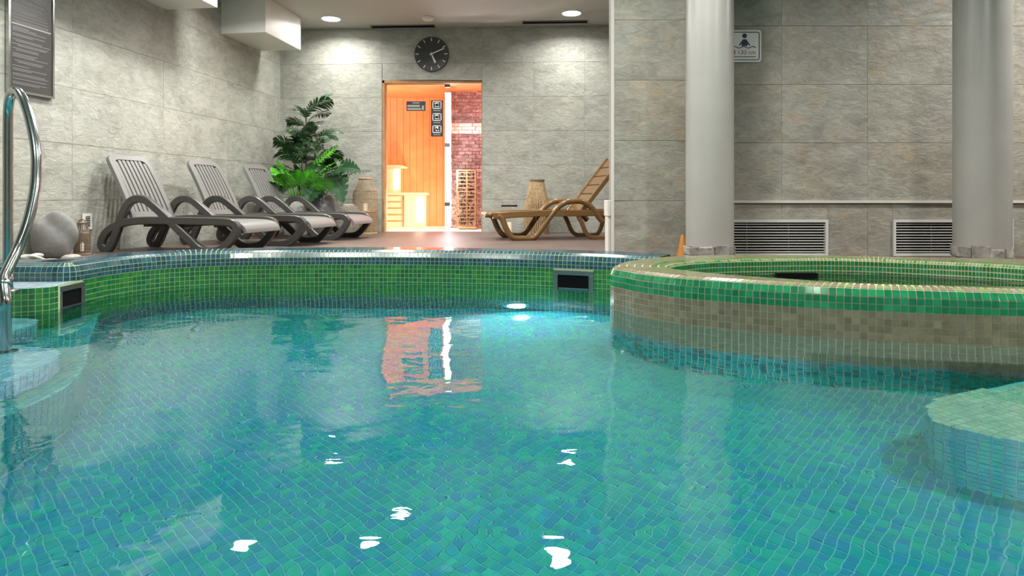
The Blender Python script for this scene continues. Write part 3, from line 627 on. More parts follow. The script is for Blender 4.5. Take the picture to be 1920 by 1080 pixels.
ar.add([(ax-.012, -.0077, zz(97)), (ax+.012, -.0077, zz(97)), (ax, -.0077, zz(93.8))], [(0, 1, 2)]); ar.add([(ax-.012, -.0077, zz(100)), (ax+.012, -.0077, zz(100)), (ax, -.0077, zz(103.2))], [(0, 2, 1)]); ar.obj('depth_arrow', 'sign_rust', sg)
MB().box((cx-.10, -.0076, zz(107.3)), (cx+.10, -.005, zz(106))).obj('underline', 'sign_black', sg)
# wall clock
cu = bu(810); cp = BW0+BWD*cu; ang = math.atan2(BWD.y, BWD.x)
ck = thing('wall_clock', 'round black wall clock with white hands above the sauna doorway', 'clock', (cp.x, cp.y, HC+(HY-102.5)/F*cp.y), ang)
rc = 32.3/F*cp.y
def flip(mb): mb.v = [(x, -z, y) for x, y, z in mb.v]; return mb      # lathe axis z -> -y
flip(MB().lathe([(rc*.97, .005), (rc, .02), (rc, .04), (rc*.985, .046)], 56)).obj('dial', 'clock_face', ck, smooth=.6)
for i in range(12):
    a = i*PI/6; mk = MB().box((-.006, -.050, rc*.74), (.006, -.047, rc*.93), rot=Matrix.Rotation(a, 3, 'Y')); mk.obj('hour_mark', 'white_paint', ck)
MB().box((-.008, -.055, -.03), (.008, -.052, rc*.80), rot=Matrix.Rotation(math.radians(67), 3, 'Y')).obj('minute_hand', 'white_paint', ck)
MB().add([(-.007, -.058, -.02), (.007, -.058, -.02), (.016, -.058, rc*.56), (-.016, -.058, rc*.56), (-.007, -.055, -.02), (.007, -.055, -.02), (.016, -.055, rc*.56), (-.016, -.055, rc*.56)], [(0,1,2,3),(7,6,5,4),(0,4,5,1),(1,5,6,2),(2,6,7,3),(3,7,4,0)]).obj('hour_hand', 'white_paint', ck).rotation_euler = (0, math.radians(156), 0)
# information board on the left wall
by0, by1 = 5.275, 5.70; bl = thing('information_board', 'dark framed information board with faint white lines on the left wall', 'board', (lw(by0)+.008, by0, 1.413), math.atan2(1, .125))
bw_ = (by1-by0)/LWD.y; bh = .92
mb = MB(); mb.box((0, -.022, 0), (bw_, 0, bh)); mb.obj('panel', 'board_dark', bl)
mb = MB()
for a, b in (((-.012, -.03, -.012), (bw_+.012, 0, .006)), ((-.012, -.03, bh-.006), (bw_+.012, 0, bh+.012)), ((-.012, -.03, .006), (.006, 0, bh-.006)), ((bw_-.006, -.03, .006), (bw_+.012, 0, bh-.006))): mb.box(a, b)
mb.obj('frame', 'steel', bl)
mb = MB(); z = .06; random.seed(3)
while z < bh-.08:
    nl = random.choice([1, 2, 2, 3])
    for k in range(nl):
        l = random.uniform(.35, .93)*bw_*.88; x0 = .03 if random.random() < .7 else random.uniform(.05, .2)*bw_
        mb.box((x0, -.0232, z), (min(x0+l, bw_-.03), -.021, z+.0055)); z += .0125
    z += random.uniform(.010, .022)
mb.obj('print_lines', 'board_print', bl)
mb = MB(); mb.box((.02, -.0236, .555), (bw_-.02, -.021, .566)); mb.obj('heading_line', 'board_print_light', bl)
# ================================================================== HANDRAIL
rail = thing('pool_handrail', 'curved polished steel handrail at the pool steps', 'handrail')
rp = [at(15, 506, 3.02), at(15, 430, 3.02), at(15, 330, 3.02), at(15, 240, 3.02), at(16, 200, 3.01), at(21, 177, 2.98), at(32, 171, 2.94), at(45, 190, 2.90), at(58, 232, 2.86), at(67, 280, 2.82), at(68, 325, 2.79), at(63, 370, 2.76), at(51, 420, 2.72), at(34, 465, 2.68), at(17, 500, 2.63), at(8, 520, 2.60), at(7, 537, 2.58), at(10, 565, 2.56)]
last = rp[-1]; rp += [Vector((last.x, last.y, z)) for z in (last.z-.05, WZ-.08, WZ-.20)]
MB().tube(spline(rp, 6), .0205, 14).obj('tube', 'steel', rail, smooth=True)
MB().lathe([(.042, 0), (.042, .012), (.026, .02)], 20, (rp[0].x, rp[0].y, LEDGE)).obj('base_flange', 'steel', rail, smooth=.6)
MB().tube([rp[0], Vector((rp[0].x, rp[0].y, LEDGE))], .0205, 14).obj('post_foot', 'steel', rail, smooth=True)
MB().lathe([(.042, 0), (.042, .01), (.026, .018)], 20, (last.x, last.y, WZ-.20)).obj('base_flange', 'steel', rail, smooth=.6)
MB().tube([at(7.5, 529, 2.59), at(7.5, 536, 2.58)], .0235, 14).obj('joint_sleeve', 'steel', rail, smooth=True)
# ================================================================== LOUNGERS
def ribbon_sec(t, w):     # rounded rectangle section: t in the plane of the curve, w across
    a, b = t/2, w/2; c = .3*min(a, b)
    return [(b, -a+c), (b, a-c), (b-c, a), (-b+c, a), (-b, a-c), (-b, -a+c), (-b+c, -a), (b-c, -a)]
def grey_lounger(label):
    r = thing('sun_lounger', label, 'sun lounger', group='grey resin sun loungers along the left wall')
    pts = [(860, 805), (915, 700), (958, 590), (1005, 505), (1050, 472), (1095, 464), (1150, 475), (1230, 530), (1340, 620), (1470, 728), (1545, 792), (1600, 812), (1660, 812), (1725, 795), (1790, 735), (1832, 668), (1815, 632), (1760, 618), (1600, 614), (1400, 612), (1150, 612), (1010, 622), (930, 645), (868, 672), (818, 720), (798, 775), (815, 803)]
    c = [Vector(((x-790)/715, 0, (830-y)/715)) for x, y in pts]; sp = spline(c, 5, True)
    for y in (.025, .655):
        MB().sweep([p+Vector((0, y, 0)) for p in sp], ribbon_sec(.074, .055), True).obj('side_frame', 'resin_taupe', r, smooth=.7)
    # seat deck: top skin that rolls down at the foot end
    prof = [(.30, .300), (.50, .304), (.80, .306), (1.10, .308), (1.30, .306), (1.42, .296), (1.49, .270), (1.525, .235), (1.535, .195)]
    pr = spline([(x, 0, z) for x, z in prof], 4); n = len(pr)
    def slab(y0, y1, thick, x0=0, x1=9, bulge=0):
        mb = MB(); v = []; P_ = [p for p in pr if x0 <= p.x <= x1]
        for i, p in enumerate(P_):
            a = P_[max(i-1, 0)]; b = P_[min(i+1, len(P_)-1)]; t_ = (b-a).normalized(); nn = Vector((-t_.z, 0, t_.x))
            lo = p-nn*thick
            v += [(p.x, y0, p.z), (p.x, y1, p.z), (lo.x, y1, lo.z), (lo.x, y0, lo.z)]
        m_ = len(P_); f = [(0, 3, 2, 1), (4*m_-4, 4*m_-3, 4*m_-2, 4*m_-1)]
        for i in range(m_-1):
            for k in range(4): f.append((4*i+k, 4*i+(k+1) % 4, 4*i+4+(k+1) % 4, 4*i+4+k))
        return mb.add(v, f)
    slab(.055, .120, .03).obj('seat_border', 'resin_light', r, smooth=.5); slab(.560, .625, .03).obj('seat_border', 'resin_light', r, smooth=.5)
    seat = slab(.120, .560, .03, 1.28).obj('seat', 'resin_light', r, smooth=.5); slab(.120, .560, .03, 0, .40).obj('seat_rear', 'resin_light', r, smooth=.5)
    for k in range(7): slab(.126+k*.062, .126+k*.062+.055, .018, .38, 1.30).obj('seat_slat', 'resin_light', seat, smooth=.5)
    for x in (.45, .85, 1.2): MB().box((x, .05, .245), (x+.05, .63, .275)).obj('cross_rail', 'resin_taupe', r)
    # backrest: leaning frame with slats, gently curved; local u across, v along the height
    BL = .70; base = Vector((.335, .34, .318))
    def bp3(u, v, d):
        lean = math.radians(23); cv = .10*(v/BL)**2*.6          # curve backwards near the top
        return (base.x-math.sin(lean)*v-cv*.9+d*math.cos(lean), base.y+u, base.z+math.cos(lean)*v-cv*.2+d*math.sin(lean))
    def out(h, w, rad, k=7):
        P_ = [(-w, 0), (w, 0)]; P_ += [(w*.93-rad+rad*math.cos(a), h-rad+rad*math.sin(a)) for a in [PI/2*i/k for i in range(k+1)]]
        P_ += [(-w*.93+rad+rad*math.cos(a), h-rad+rad*math.sin(a)) for a in [PI/2+PI/2*i/k for i in range(k+1)]]; return P_
    def dens(P_, n_=80): return [tuple(q) for q in resample([(x, z) for x, z in P_]+[P_[0]], n_+1)[:-1]]
    oo = dens(out(BL, .285, .085)); ii_ = out(BL-.055, .225, .06); ii_ = [(x, z+.075 if i < 2 else z) for i, (x, z) in enumerate(ii_)]; ii_ = dens(ii_)
    n_ = len(oo); mb = MB(); v = []
    for d_ in (.0, -.035):
        v += [bp3(u, w, d_) for u, w in oo]; v += [bp3(u, w, d_) for u, w in ii_]
    f = []
    for i in range(n_):
        j = (i+1) % n_; f += [(i, j, n_+j, n_+i), (2*n_+j, 2*n_+i, 3*n_+i, 3*n_+j), (i, 2*n_+i, 2*n_+j, j), (n_+j, 3*n_+j, 3*n_+i, n_+i)]
    bf = mb.add(v, f).obj('backrest', 'resin_light', r, smooth=.6)
    ns = 8; wd = .44/ns
    for k in range(ns):
        u0 = -.219+k*.44/ns+.009; u1 = u0+wd-.019; mb = MB(); v = []; m_ = 8; top = BL-.05 if 0 < k < ns-1 else BL-.085
        for i in range(m_+1):
            w = .07+(top-.07)*i/m_; s_ = 1-.05*w/BL
            v += [bp3(u0*s_, w, -.006), bp3(u1*s_, w, -.006), bp3(u1*s_, w, -.026), bp3(u0*s_, w, -.026)]
        f = [(0, 3, 2, 1), (4*m_, 4*m_+1, 4*m_+2, 4*m_+3)]
        for i in range(m_):
            for q in range(4): f.append((4*i+q, 4*i+(q+1) % 4, 4*i+4+(q+1) % 4, 4*i+4+q))
        mb.add(v, f).obj('back_slat', 'resin_light', bf, smooth=.5)
    for y in (.14, .54): MB().tube([(.16, y, .36), (.20, y, .28)], .015, 6).obj('back_strut', 'resin_taupe', r)
    return r
L1 = grey_lounger('grey slatted sun lounger closest to the handrail, first of the three')
TH = -math.radians(11)
L1.location = (-3.965, 6.14, 0); L1.rotation_euler = (0, 0, TH)
L2 = copy_tree(L1); L2.location = (-3.66, 7.08, 0); L2['label'] = 'grey slatted sun lounger in the middle of the three along the wall'
L3 = copy_tree(L1); L3.location = (-3.44, 8.04, 0); L3['label'] = 'grey slatted sun lounger in front of the potted plants, third from the handrail'
# brown lounger: foot to the left, head behind the pillar (local x from foot to head)
bl_ = thing('sun_lounger', 'glossy brown resin sun lounger partly hidden behind the stone pillar', 'sun lounger')
def bp(x, y): return Vector(((x-325)/615, 0, (725-y)/615))
arch = [bp(*q) for q in ((375, 540), (405, 560), (440, 640), (478, 695), (520, 708), (580, 710), (645, 706), (690, 665), (745, 590), (800, 520), (850, 468), (905, 438), (960, 432), (1020, 432), (1075, 455), (1125, 500), (1175, 565), (1200, 590))]
hind = [bp(*q) for q in ((1000, 545), (1030, 600), (1060, 670), (1100, 706), (1170, 712), (1260, 712), (1300, 690), (1330, 620), (1350, 545))]
for y in (.03, .64):
    MB().sweep(spline([p+Vector((0, y, 0)) for p in arch], 5), [(.036*math.cos(a), .036*math.sin(a)) for a in [2*PI*i/10 for i in range(10)]]).obj('arm_leg', 'resin_brown', bl_, smooth=True)
    MB().sweep(spline([p+Vector((0, y, 0)) for p in hind], 5), ribbon_sec(.05, .045)).obj('hind_leg', 'resin_brown', bl_, smooth=.7)
    MB().sweep([Vector((x, y, z)) for x, z in ((.02, .305), (.1, .30), (.25, .315), (.6, .33), (1.2, .33), (1.9, .33))], ribbon_sec(.078, .052)).obj('side_rail', 'resin_brown', bl_, smooth=.7)
pr = spline([(0, 0, .315), (.05, 0, .335), (.15, 0, .338), (.30, 0, .345), (.7, 0, .352), (1.2, 0, .355)], 4)
nb = 11
for k in range(nb):
    x0 = .03+k*.112; x1 = x0+.098
    z0 = float(np.interp(x0, [p.x for p in pr], [p.z for p in pr])); z1 = float(np.interp(x1, [p.x for p in pr], [p.z for p in pr]))
    MB().add([(x0, .05, z0-.025), (x1, .05, z1-.025), (x1, .62, z1-.025), (x0, .62, z0-.025), (x0, .05, z0), (x1, .05, z1), (x1, .62, z1), (x0, .62, z0)], [(0,3,2,1),(4,5,6,7),(0,1,5,4),(1,2,6,5),(2,3,7,6),(3,0,4,7)]).obj('seat_slat', 'resin_brown', bl_, bevel=.006)
MB().tube([(.0, .04, .315), (.0, .63, .315)], .026, 10).obj('foot_bar', 'resin_brown', bl_, smooth=True)
lean = math.radians(51); bx, bz = 1.13, .345
def back(v, d): return (bx+math.cos(lean)*v-math.sin(lean)*d*-1*-1, bz+math.sin(lean)*v+math.cos(lean)*d)
for k in range(6):
    v0 = .0+k*.148+.006; v1 = v0+.136; q = [back(v0, -.03), back(v1, -.03), back(v1, 0), back(v0, 0)]
    MB().add([(x, .06, z) for x, z in q]+[(x, .61, z) for x, z in q], [(0,1,2,3),(7,6,5,4),(0,4,5,1),(1,5,6,2),(2,6,7,3),(3,7,4,0)]).obj('back_slat', 'resin_brown', bl_, bevel=.006)
for y in (.05, .62):
    a, b = back(-.02, -.012), back(.90, -.012); MB().sweep([(a[0], y, a[1]), (b[0], y, b[1])], ribbon_sec(.055, .04)).obj('back_rail', 'resin_brown', bl_, smooth=.7)
p = on(893, 452.5); bl_.location = (at(922, 400, 7.7).x, 7.7, 0); bl_.rotation_euler = (0, 0, math.radians(12))
# ================================================================== SAUNA BEHIND THE DOORWAY
Yb = 9.80
def sx(px, Y): return (px-960)/F*Y
jl, jr = BW0+BWD*DU0, BW0+BWD*DU1
dr = thing('door_1', 'open timber framed doorway into the bright sauna', 'doorway', kind='structure')
MB().box((jl.x, jl.y-.012, 0), (jl.x+.035, jl.y+.20, DZ1)).obj('jamb', 'pine_frame', dr, bevel=.003)
MB().box((jr.x-.012, jr.y+.02, 0), (jr.x+.02, jr.y+.20, DZ1)).obj('jamb', 'pine_frame', dr, bevel=.003)
MB().box((jl.x, jl.y-.012, DZ1-.045), (jr.x, jl.y+.20, DZ1)).obj('lintel', 'pine_frame', dr, bevel=.003)
MB().box((jl.x, jl.y, -.004), (jr.x, jl.y+.25, .006)).obj('threshold', 'grout_light', dr)
# shell: plank wall at the far side, side walls, ceiling, floor
SY, SL, SR, SC = 11.7, -3.9, -.25, 2.35
MB().box((SL-.1, SY, 0), (SR+.1, SY+.05, SC+.1)).obj('backing', 'pine_frame', tag_ := tag(thing('wall_sauna', None, None), kind='structure'))
x = SL
while x < -.9:
    MB().box((x+.002, SY-.02, 0), (x+.118, SY, SC)).obj('plank', 'pine', tag_, bevel=.003); x += .12
MB().box((SL-.06, 9.98, 0), (SL, SY, SC)).obj('side_lining', 'pine', tag_)
MB().box((SR, 9.95, 0), (SR+.06, SY, SC)).obj('side_lining', 'pine', tag_)
tag(MB().box((SL-.1, 9.93, SC), (SR+.1, SY+.05, SC+.06)).obj('ceiling_sauna', 'pine'), kind='structure')
tag(MB().box((SL, 9.95, -.05), (SR, SY, .004)).obj('floor_sauna', 'grout_light'), kind='structure')
# back of the room wall next to the doorway, seen from inside
# salt brick panel
sb = tag(thing('wall_salt', None, None), kind='structure'); BY = 11.0; b0, b1 = sx(841, BY), sx(925, BY)
MB().box((b0, BY, 0), (b1, BY+.1, SC)).obj('mortar', 'mortar_pink', sb)
bwid, bhei = .118, .060; mesh_b = [MB().box((0, -.022, 0), (bwid-.008, 0, bhei-.008)).mesh('brick', 'salt_brick')]
mesh_p = MB().box((0, -.022, 0), (bwid-.008, 0, bhei-.008)).mesh('brick', 'salt_pale')
rr = 0; z = .004
while z+bhei < SC:
    x = b0-(bwid/2 if rr % 2 else 0)
    while x < b1:
        if x > b0-.02:
            o = link('brick', mesh_p if HC+(HY-252)/F*BY < z+.03 < HC+(HY-234)/F*BY else mesh_b[0], sb); o.location = (x, BY+random.uniform(-.012, .008), z); o.rotation_euler = (random.uniform(-.1, .1), random.uniform(-.03, .03), random.uniform(-.12, .12))
        x += bwid
    z += bhei; rr += 1
# vertical light strip between glass and bricks
ls = thing('light_strip', 'tall glowing white vertical light strip beside the salt bricks', 'light', (sx(840, 10.35), 10.35, .05))
MB().box((-.045, -.02, 0), (.045, .02, 2.17)).obj('diffuser', 'led', ls); MB().box((-.05, .02, 0), (.05, .045, 2.19)).obj('channel', 'steel_dull', ls)
# fixed glass pane with signs, and hinges
gp = thing('glass_partition', 'clear glass pane with hinges in the sauna doorway', 'glass', (jl.x+.035, 9.95, .01)); gw = sx(836, 9.95)-jl.x-.035
MB().box((0, 0, 0), (gw, .008, 2.27)).obj('pane', 'glass_clear', gp)
for y in (161, 272.5, 383.5):
    p = at(839, y, 9.94); MB().box((p.x-gp.location.x-.045, -.012, p.z-.035), (p.x-gp.location.x+.04, .02, p.z+.03)).obj('hinge', 'steel_dull', gp, bevel=.004)
def glass_sign(px0, px1, py0, py1, label, kind):
    Y = 9.935; a, b = at(px0, py1, Y), at(px1, py0, Y); r = thing('glass_sign', label, 'sign', (a.x, Y, a.z), group='dark signs on the sauna glass'); w, h = b.x-a.x, b.z-a.z
    MB().box((0, 0, 0), (w, .004, h)).obj('panel', 'sign_black', r); mb = MB()
    if kind == 'list':
        mb.box((w*.32, -.001, h*.78), (w*.68, 0, h*.88)); mb.box((w*.05, -.001, h*.42), (w*.70, 0, h*.62)); mb.box((w*.05, -.001, h*.10), (w*.76, 0, h*.30)); mb.box((w*.80, -.001, h*.10), (w*.92, 0, h*.55))
        mb.obj('print_lines', 'board_print_light', r)
    else:
        for k in range(3):
            z0 = h*(2-k)/3; s_ = w*.74; x0 = (w-s_)/2; t_ = .012
            fr = MB()
            for q in (((x0, z0+.055), (x0+s_, z0+.055+t_)), ((x0, z0+.055+s_*.86-t_), (x0+s_, z0+.055+s_*.86)), ((x0, z0+.055), (x0+t_, z0+.055+s_*.86)), ((x0+s_-t_, z0+.055), (x0+s_, z0+.055+s_*.86))): fr.box((q[0][0], -.001, q[0][1]), (q[1][0], 0, q[1][1]))
            fr.obj('pictogram_frame', 'white_paint', r)
            pc = MB(); cx_, cz_ = w/2, z0+.055+s_*.43; rot = Matrix.Rotation(.75, 3, 'Y')
            pc.box((-s_*.32, -.001, -.010), (s_*.32, 0, .010), rot=rot, loc=(cx_, 0, cz_))
            if k < 2: pc.box((-s_*.30, -.001, -.008), (s_*.30, 0, .008), rot=Matrix.Rotation(-.8, 3, 'Y'), loc=(cx_, 0, cz_))
            pc.box((-.018, -.001, -.03), (.022, 0, .04), loc=(cx_, 0, cz_)); pc.obj('pictogram', 'white_paint', r)
            MB().box((w*.2, -.001, z0+.022), (w*.8, 0, z0+.034)).obj('caption', 'board_print_light', r)
glass_sign(762, 798, 190, 208, 'small dark rectangular sign with text lines on sauna glass', 'list')
glass_sign(808, 830.5, 188, 256, 'tall dark sign with three white pictograms on sauna glass', 'pict')
# benches (two tiers) with glowing strips under them
bn_ = thing('sauna_bench', 'stepped pale wooden sauna bench with slatted lower front', 'bench')
lx = sx(800, 10.45); ux = sx(752, 11.0)
lz, uz = HC+(HY-361)/F*10.45, HC+(HY-309)/F*11.0
for k in range(4): MB().box((SL+.02, 10.45+k*.16, lz-.035), (lx, 10.45+k*.16+.145, lz)).obj('seat_board', 'bench_wood', bn_, bevel=.004)
for k in range(4): MB().box((SL+.02, 11.05+k*.16, uz-.035), (ux, 11.05+k*.16+.145, uz)).obj('seat_board', 'bench_wood', bn_, bevel=.004)
fx = sx(765, 10.47)
for k in range(5): MB().box((SL+.02, 10.47, .05+k*.105), (fx-.06, 10.495, .05+k*.105+.078)).obj('front_slat', 'bench_wood', bn_, bevel=.003)
MB().box((fx-.06, 10.45, .0), (fx, 10.51, lz-.04)).obj('post', 'bench_wood', bn_, bevel=.003)
MB().box((fx, 10.53, .0), (lx-.02, 10.55, lz-.04)).obj('front_panel', 'bench_wood', bn_)
MB().box((SL+.02, 11.07, lz), (ux-.02, 11.09, uz-.04)).obj('upper_panel', 'bench_wood', bn_)
for a, b in (((sx(780, 10.5), 10.51, .12), (sx(791, 10.5), 10.525, lz-.07)), ((sx(738, 11), 11.05, lz+.06), (sx(747, 11), 11.065, uz-.08))):
    MB().box(a, b).obj('glow_strip', 'bench_glow', bn_)
# sauna heater tower
ht = thing('sauna_heater', 'tall brown lattice sauna heater filled with stones', 'heater', (sx(875, 10.55), 10.55, .02)); hw_, hh = .158, .94
for x_ in (-hw_, 0, hw_-.02):
    for y_ in (-.13, .11): MB().box((x_, y_, 0), (x_+.022, y_+.02, hh)).obj('upright', 'heater_wood', ht)
for k in range(15): MB().box((-hw_, -.135, .05+k*.061), (hw_+.0, -.128, .05+k*.061+.014)).obj('cross_slat', 'heater_wood', ht)
MB().box((-hw_-.005, -.14, hh), (hw_+.005, .14, hh+.02)).obj('top_frame', 'heater_wood', ht); MB().box((-hw_-.005, -.14, 0), (hw_+.005, .14, .03)).obj('base', 'brown_box', ht)
mb = MB()
for i in range(170):
    cx_, cy_, cz_ = random.uniform(-.13, .13), random.uniform(-.11, .08), random.uniform(.06, hh-.02); s_ = random.uniform(.022, .038)
    v = [Vector(q).normalized()*s_*random.uniform(.75, 1.15) for q in ((1,0,0),(-1,0,0),(0,1,0),(0,-1,0),(0,0,1),(0,0,-1))]
    mb.add([(p_.x+cx_, p_.y+cy_, p_.z+cz_) for p_ in v], [(0,2,4),(2,1,4),(1,3,4),(3,0,4),(2,0,5),(1,2,5),(3,1,5),(0,3,5)])
tag(mb.obj('heater_stones', 'heater_stone', ht), kind='stuff')
# sauna lights: an added ceiling lamp out of view and bare point lights
sl = thing('added_sauna_lamp', 'added warm round lamp on the sauna ceiling, out of view', 'lamp', (-2.6, 10.5, SC))
MB().lathe([(.09, -.04), (.11, -.01), (.11, 0)], 20).obj('shade', 'bench_glow', sl)
def point(loc, w, col, r=.05, parent=None):
    l = bpy.data.lights.new('added_point_light', 'POINT'); l.energy = w; l.color = col; l.shadow_soft_size = r; o = bpy.data.objects.new('added_point_light', l); C.objects.link(o); o.location = loc; o.parent = parent
point((0, 0, -.12), 95, (1, .78, .55), .08, sl)
point((sx(788, 10.3), 10.32, .35), 60, (1, .86, .68), .06)  # bare point added to brighten the bench front
point((sx(786, 11.3), 11.32, .30), 110, (1, .86, .74), .04)  # hidden point added behind the bench to brighten the lower back wall
point((sx(842, 10.2), 10.22, .9), 30, (1, .88, .92), .05)
point((sx(842, 10.2), 10.22, 1.7), 22, (1, .88, .92), .05)
# ================================================================== PLANTS
def leaflet(mb, base, d, up, L_, w, fold=.25, seg=3, droop=.25):
    """one slim pointed leaf blade: two strips folded along the midrib"""
    d = Vector(d).normalized(); side = d.cross(Vector(up)).normalized(); nn = side.cross(d).normalized(); v = []; f = []
    for i in range(seg+1):
        t_ = i/seg; c = Vector(base)+d*L_*t_-Vector((0, 0, 1))*droop*L_*t_*t_; ww = w*math.sin(PI*min(1, .12+.88*t_))**.8 if i < seg else 0
        v += [c+side*ww+nn*fold*ww, c, c-side*ww+nn*fold*ww]
    for i in range(seg):
        a = 3*i; f += [(a, a+1, a+4, a+3), (a+1, a+2, a+5, a+4)]
    mb.add(v, f)
def frond(name, base, azim, elev, L_, nl, ll, lw_, m, parent, arch=.5, start=.25, roll=None):
    """pinnate frond: arching rachis with paired leaflets"""
    h = Vector((math.cos(azim), math.sin(azim), 0)); pts = []
    for i in range(13):
        t_ = i/12; e = elev-arch*t_*1.6; 
        pts.append(Vector(base) if i == 0 else pts[-1]+(h*math.cos(e)+Vector((0, 0, math.sin(e))))*L_/12)
    roll = random.uniform(-.9, .9) if roll is None else roll
    mb = MB(); mb.tube(pts, .006, 5, scale=[1-.8*i/12 for i in range(13)])
    for k in range(nl):
        t_ = start+(1-start)*k/(nl-1); x_ = t_*12; i = min(int(x_), 11); p_ = pts[i].lerp(pts[i+1], x_-i); tan = (pts[i+1]-pts[i]).normalized()
        side = tan.cross(Vector((0, 0, 1))); side = side.normalized() if side.length > .01 else Vector((1, 0, 0)); up = side.cross(tan); side, up = side*math.cos(roll)+up*math.sin(roll), up*math.cos(roll)-side*math.sin(roll)
        l = ll*math.sin(PI*(.22+.70*(k/(nl-1))))
        for s_ in (-1, 1):
            dd = (side*s_*.75+tan*.65+up*.22+Vector((random.uniform(-.1, .1), random.uniform(-.1, .1), random.uniform(-.1, .1))))
            leaflet(mb, p_, dd, up, l, lw_, droop=.35)
    return mb.obj(name, m, parent)
random.seed(11)
def pos(px, Y): return (px-960)/F*Y
# tall palm
pY = 9.25; px_ = pos(574, pY)
palm = thing('potted_palm', 'tall dark green potted palm in the room corner', 'palm', (px_, pY, 0))
palm['group'] = 'potted plants in the corner'
MB().lathe([(.17, 0), (.21, .05), (.225, .25), (.20, .44), (.185, .44), (.185, .38)], 28).obj('pot', 'pot_grey', palm, smooth=.7)
MB().lathe([(.185, .37), (.185, .39)], 24).obj('soil', 'soil', palm.children[0])
for s_, (dx, dy, top, n_) in enumerate(((.0, .0, 1.68, 12), (-.13, .03, 1.22, 10), (.10, -.02, 1.42, 10), (-.02, -.08, 1.1, 9))):
    pts = [Vector((dx*.5, dy*.5, .38)), Vector((dx, dy, .8)), Vector((dx*1.7, dy*1.5, top))]; sp = spline(pts, 6)
    MB().tube(sp, .016, 7, scale=[1-.5*i/(len(sp)-1) for i in range(len(sp))]).obj('trunk', 'stem', palm)
    for k in range(n_):
        az = k*2.4+s_*1.1; el = math.radians(76-42*(k/n_)+random.uniform(-8, 8)); bz_ = top-.50*(k/n_)
        frond('frond', (dx*1.5, dy*1.3, bz_), az, el, random.uniform(.38, .54)*(1-.3*max(0, -math.cos(az))), 16, .20, .0105, 'leaf_dark', palm, arch=.85, start=.22)
frond('frond', (0, 0, 1.70), .3, 1.15, .50, 13, .16, .012, 'leaf_dark', palm, arch=.45, start=.2)
# bright leafy plant in a white square planter
gY = 8.95; g_ = thing('potted_leafy_plant', 'bright green feathery leaved plant in a white square planter', 'plant', (pos(556, gY), gY, 0), group='potted plants in the corner')
mb = MB(); mb.add([(-.13, -.13, 0), (.13, -.13, 0), (.13, .13, 0), (-.13, .13, 0), (-.15, -.15, .52), (.15, -.15, .52), (.15, .15, .52), (-.15, .15, .52)], [(0,3,2,1),(4,5,6,7),(0,1,5,4),(1,2,6,5),(2,3,7,6),(3,0,4,7)]); mb.obj('planter', 'pot_white', g_, bevel=.01)
MB().box((-.13, -.13, .521), (.13, .13, .524)).obj('soil', 'soil', g_)
for k in range(22):
    az = k*2.399; el = math.radians(random.uniform(42, 84)); frond('frond', (math.cos(az)*.05, math.sin(az)*.05, .50), az, el, random.uniform(.58, .98)*(1-.4*max(0, -math.cos(az)))*(1-.25*max(0, -math.sin(az))), 13, .17, .019, 'leaf_bright', g_, arch=random.uniform(.35, .6), start=.42)
# dark broad-leaf plant in a grey pot
mY = 9.10; mo = thing('potted_monstera', 'dark broad leaved plant in a round grey pot beside the planter', 'plant', (pos(602, mY), mY, 0), group='potted plants in the corner')
MB().lathe([(.13, 0), (.19, .12), (.205, .30), (.17, .50), (.13, .56), (.115, .56), (.115, .5)], 28).obj('pot', 'pot_grey', mo, smooth=.8)
MB().lathe([(.115, .50), (.115, .515)], 20).obj('soil', 'soil', mo)
def split_leaf(c, d, nrm, L_, W_):
    d = Vector(d).normalized(); nrm = Vector(nrm).normalized(); s_ = d.cross(nrm).normalized(); nrm = s_.cross(d)
    out_ = []
    n_ = 26
    for i in range(n_+1):
        t_ = i/n_; w = W_*math.sin(PI*t_**.72)**.75
        if i % 4 == 3 and .15 < t_ < .92: w *= .55
        out_.append((t_, w))
    mb = MB(); c = Vector(c); v = []; f = []
    for t_, w in out_:
        p_ = c+d*(t_-.1)*L_-Vector((0, 0, 1))*.25*L_*t_*t_
        v += [p_+s_*w+nrm*w*.25, p_, p_-s_*w+nrm*w*.25]
    for i in range(n_): a = 3*i; f += [(a, a+1, a+4, a+3), (a+1, a+2, a+5, a+4)]
    return mb.add(v, f)
for k, (tip, d, nr_, L_, W_) in enumerate((((.20, -.12, .86), (.45, -.3, -.75), (.35, -1, .25), .42, .17), ((.02, -.20, .72), (-.25, -.5, -.5), (0, -1, .5), .36, .15), ((.30, -.05, .95), (.7, -.2, .1), (.1, -1, .6), .34, .13), ((-.10, -.18, .66), (.75, -.3, -.1), (0, -.8, .7), .30, .10), ((.12, .05, .98), (.2, -.5, .4), (.2, -1, .4), .32, .13))):
    split_leaf(tip, d, nr_, L_, W_).obj('leaf', 'leaf_monstera', mo)
    MB().tube(spline([(0, 0, .51), (tip[0]*.4, tip[1]*.4, tip[2]*.75+.1), tip], 5), .007, 5).obj('leaf_stalk', 'stem', mo)
frond('frond', (.05, -.02, .52), -.15, math.radians(66), .82, 12, .20, .011, 'leaf_dark', mo, arch=.75, start=.55)
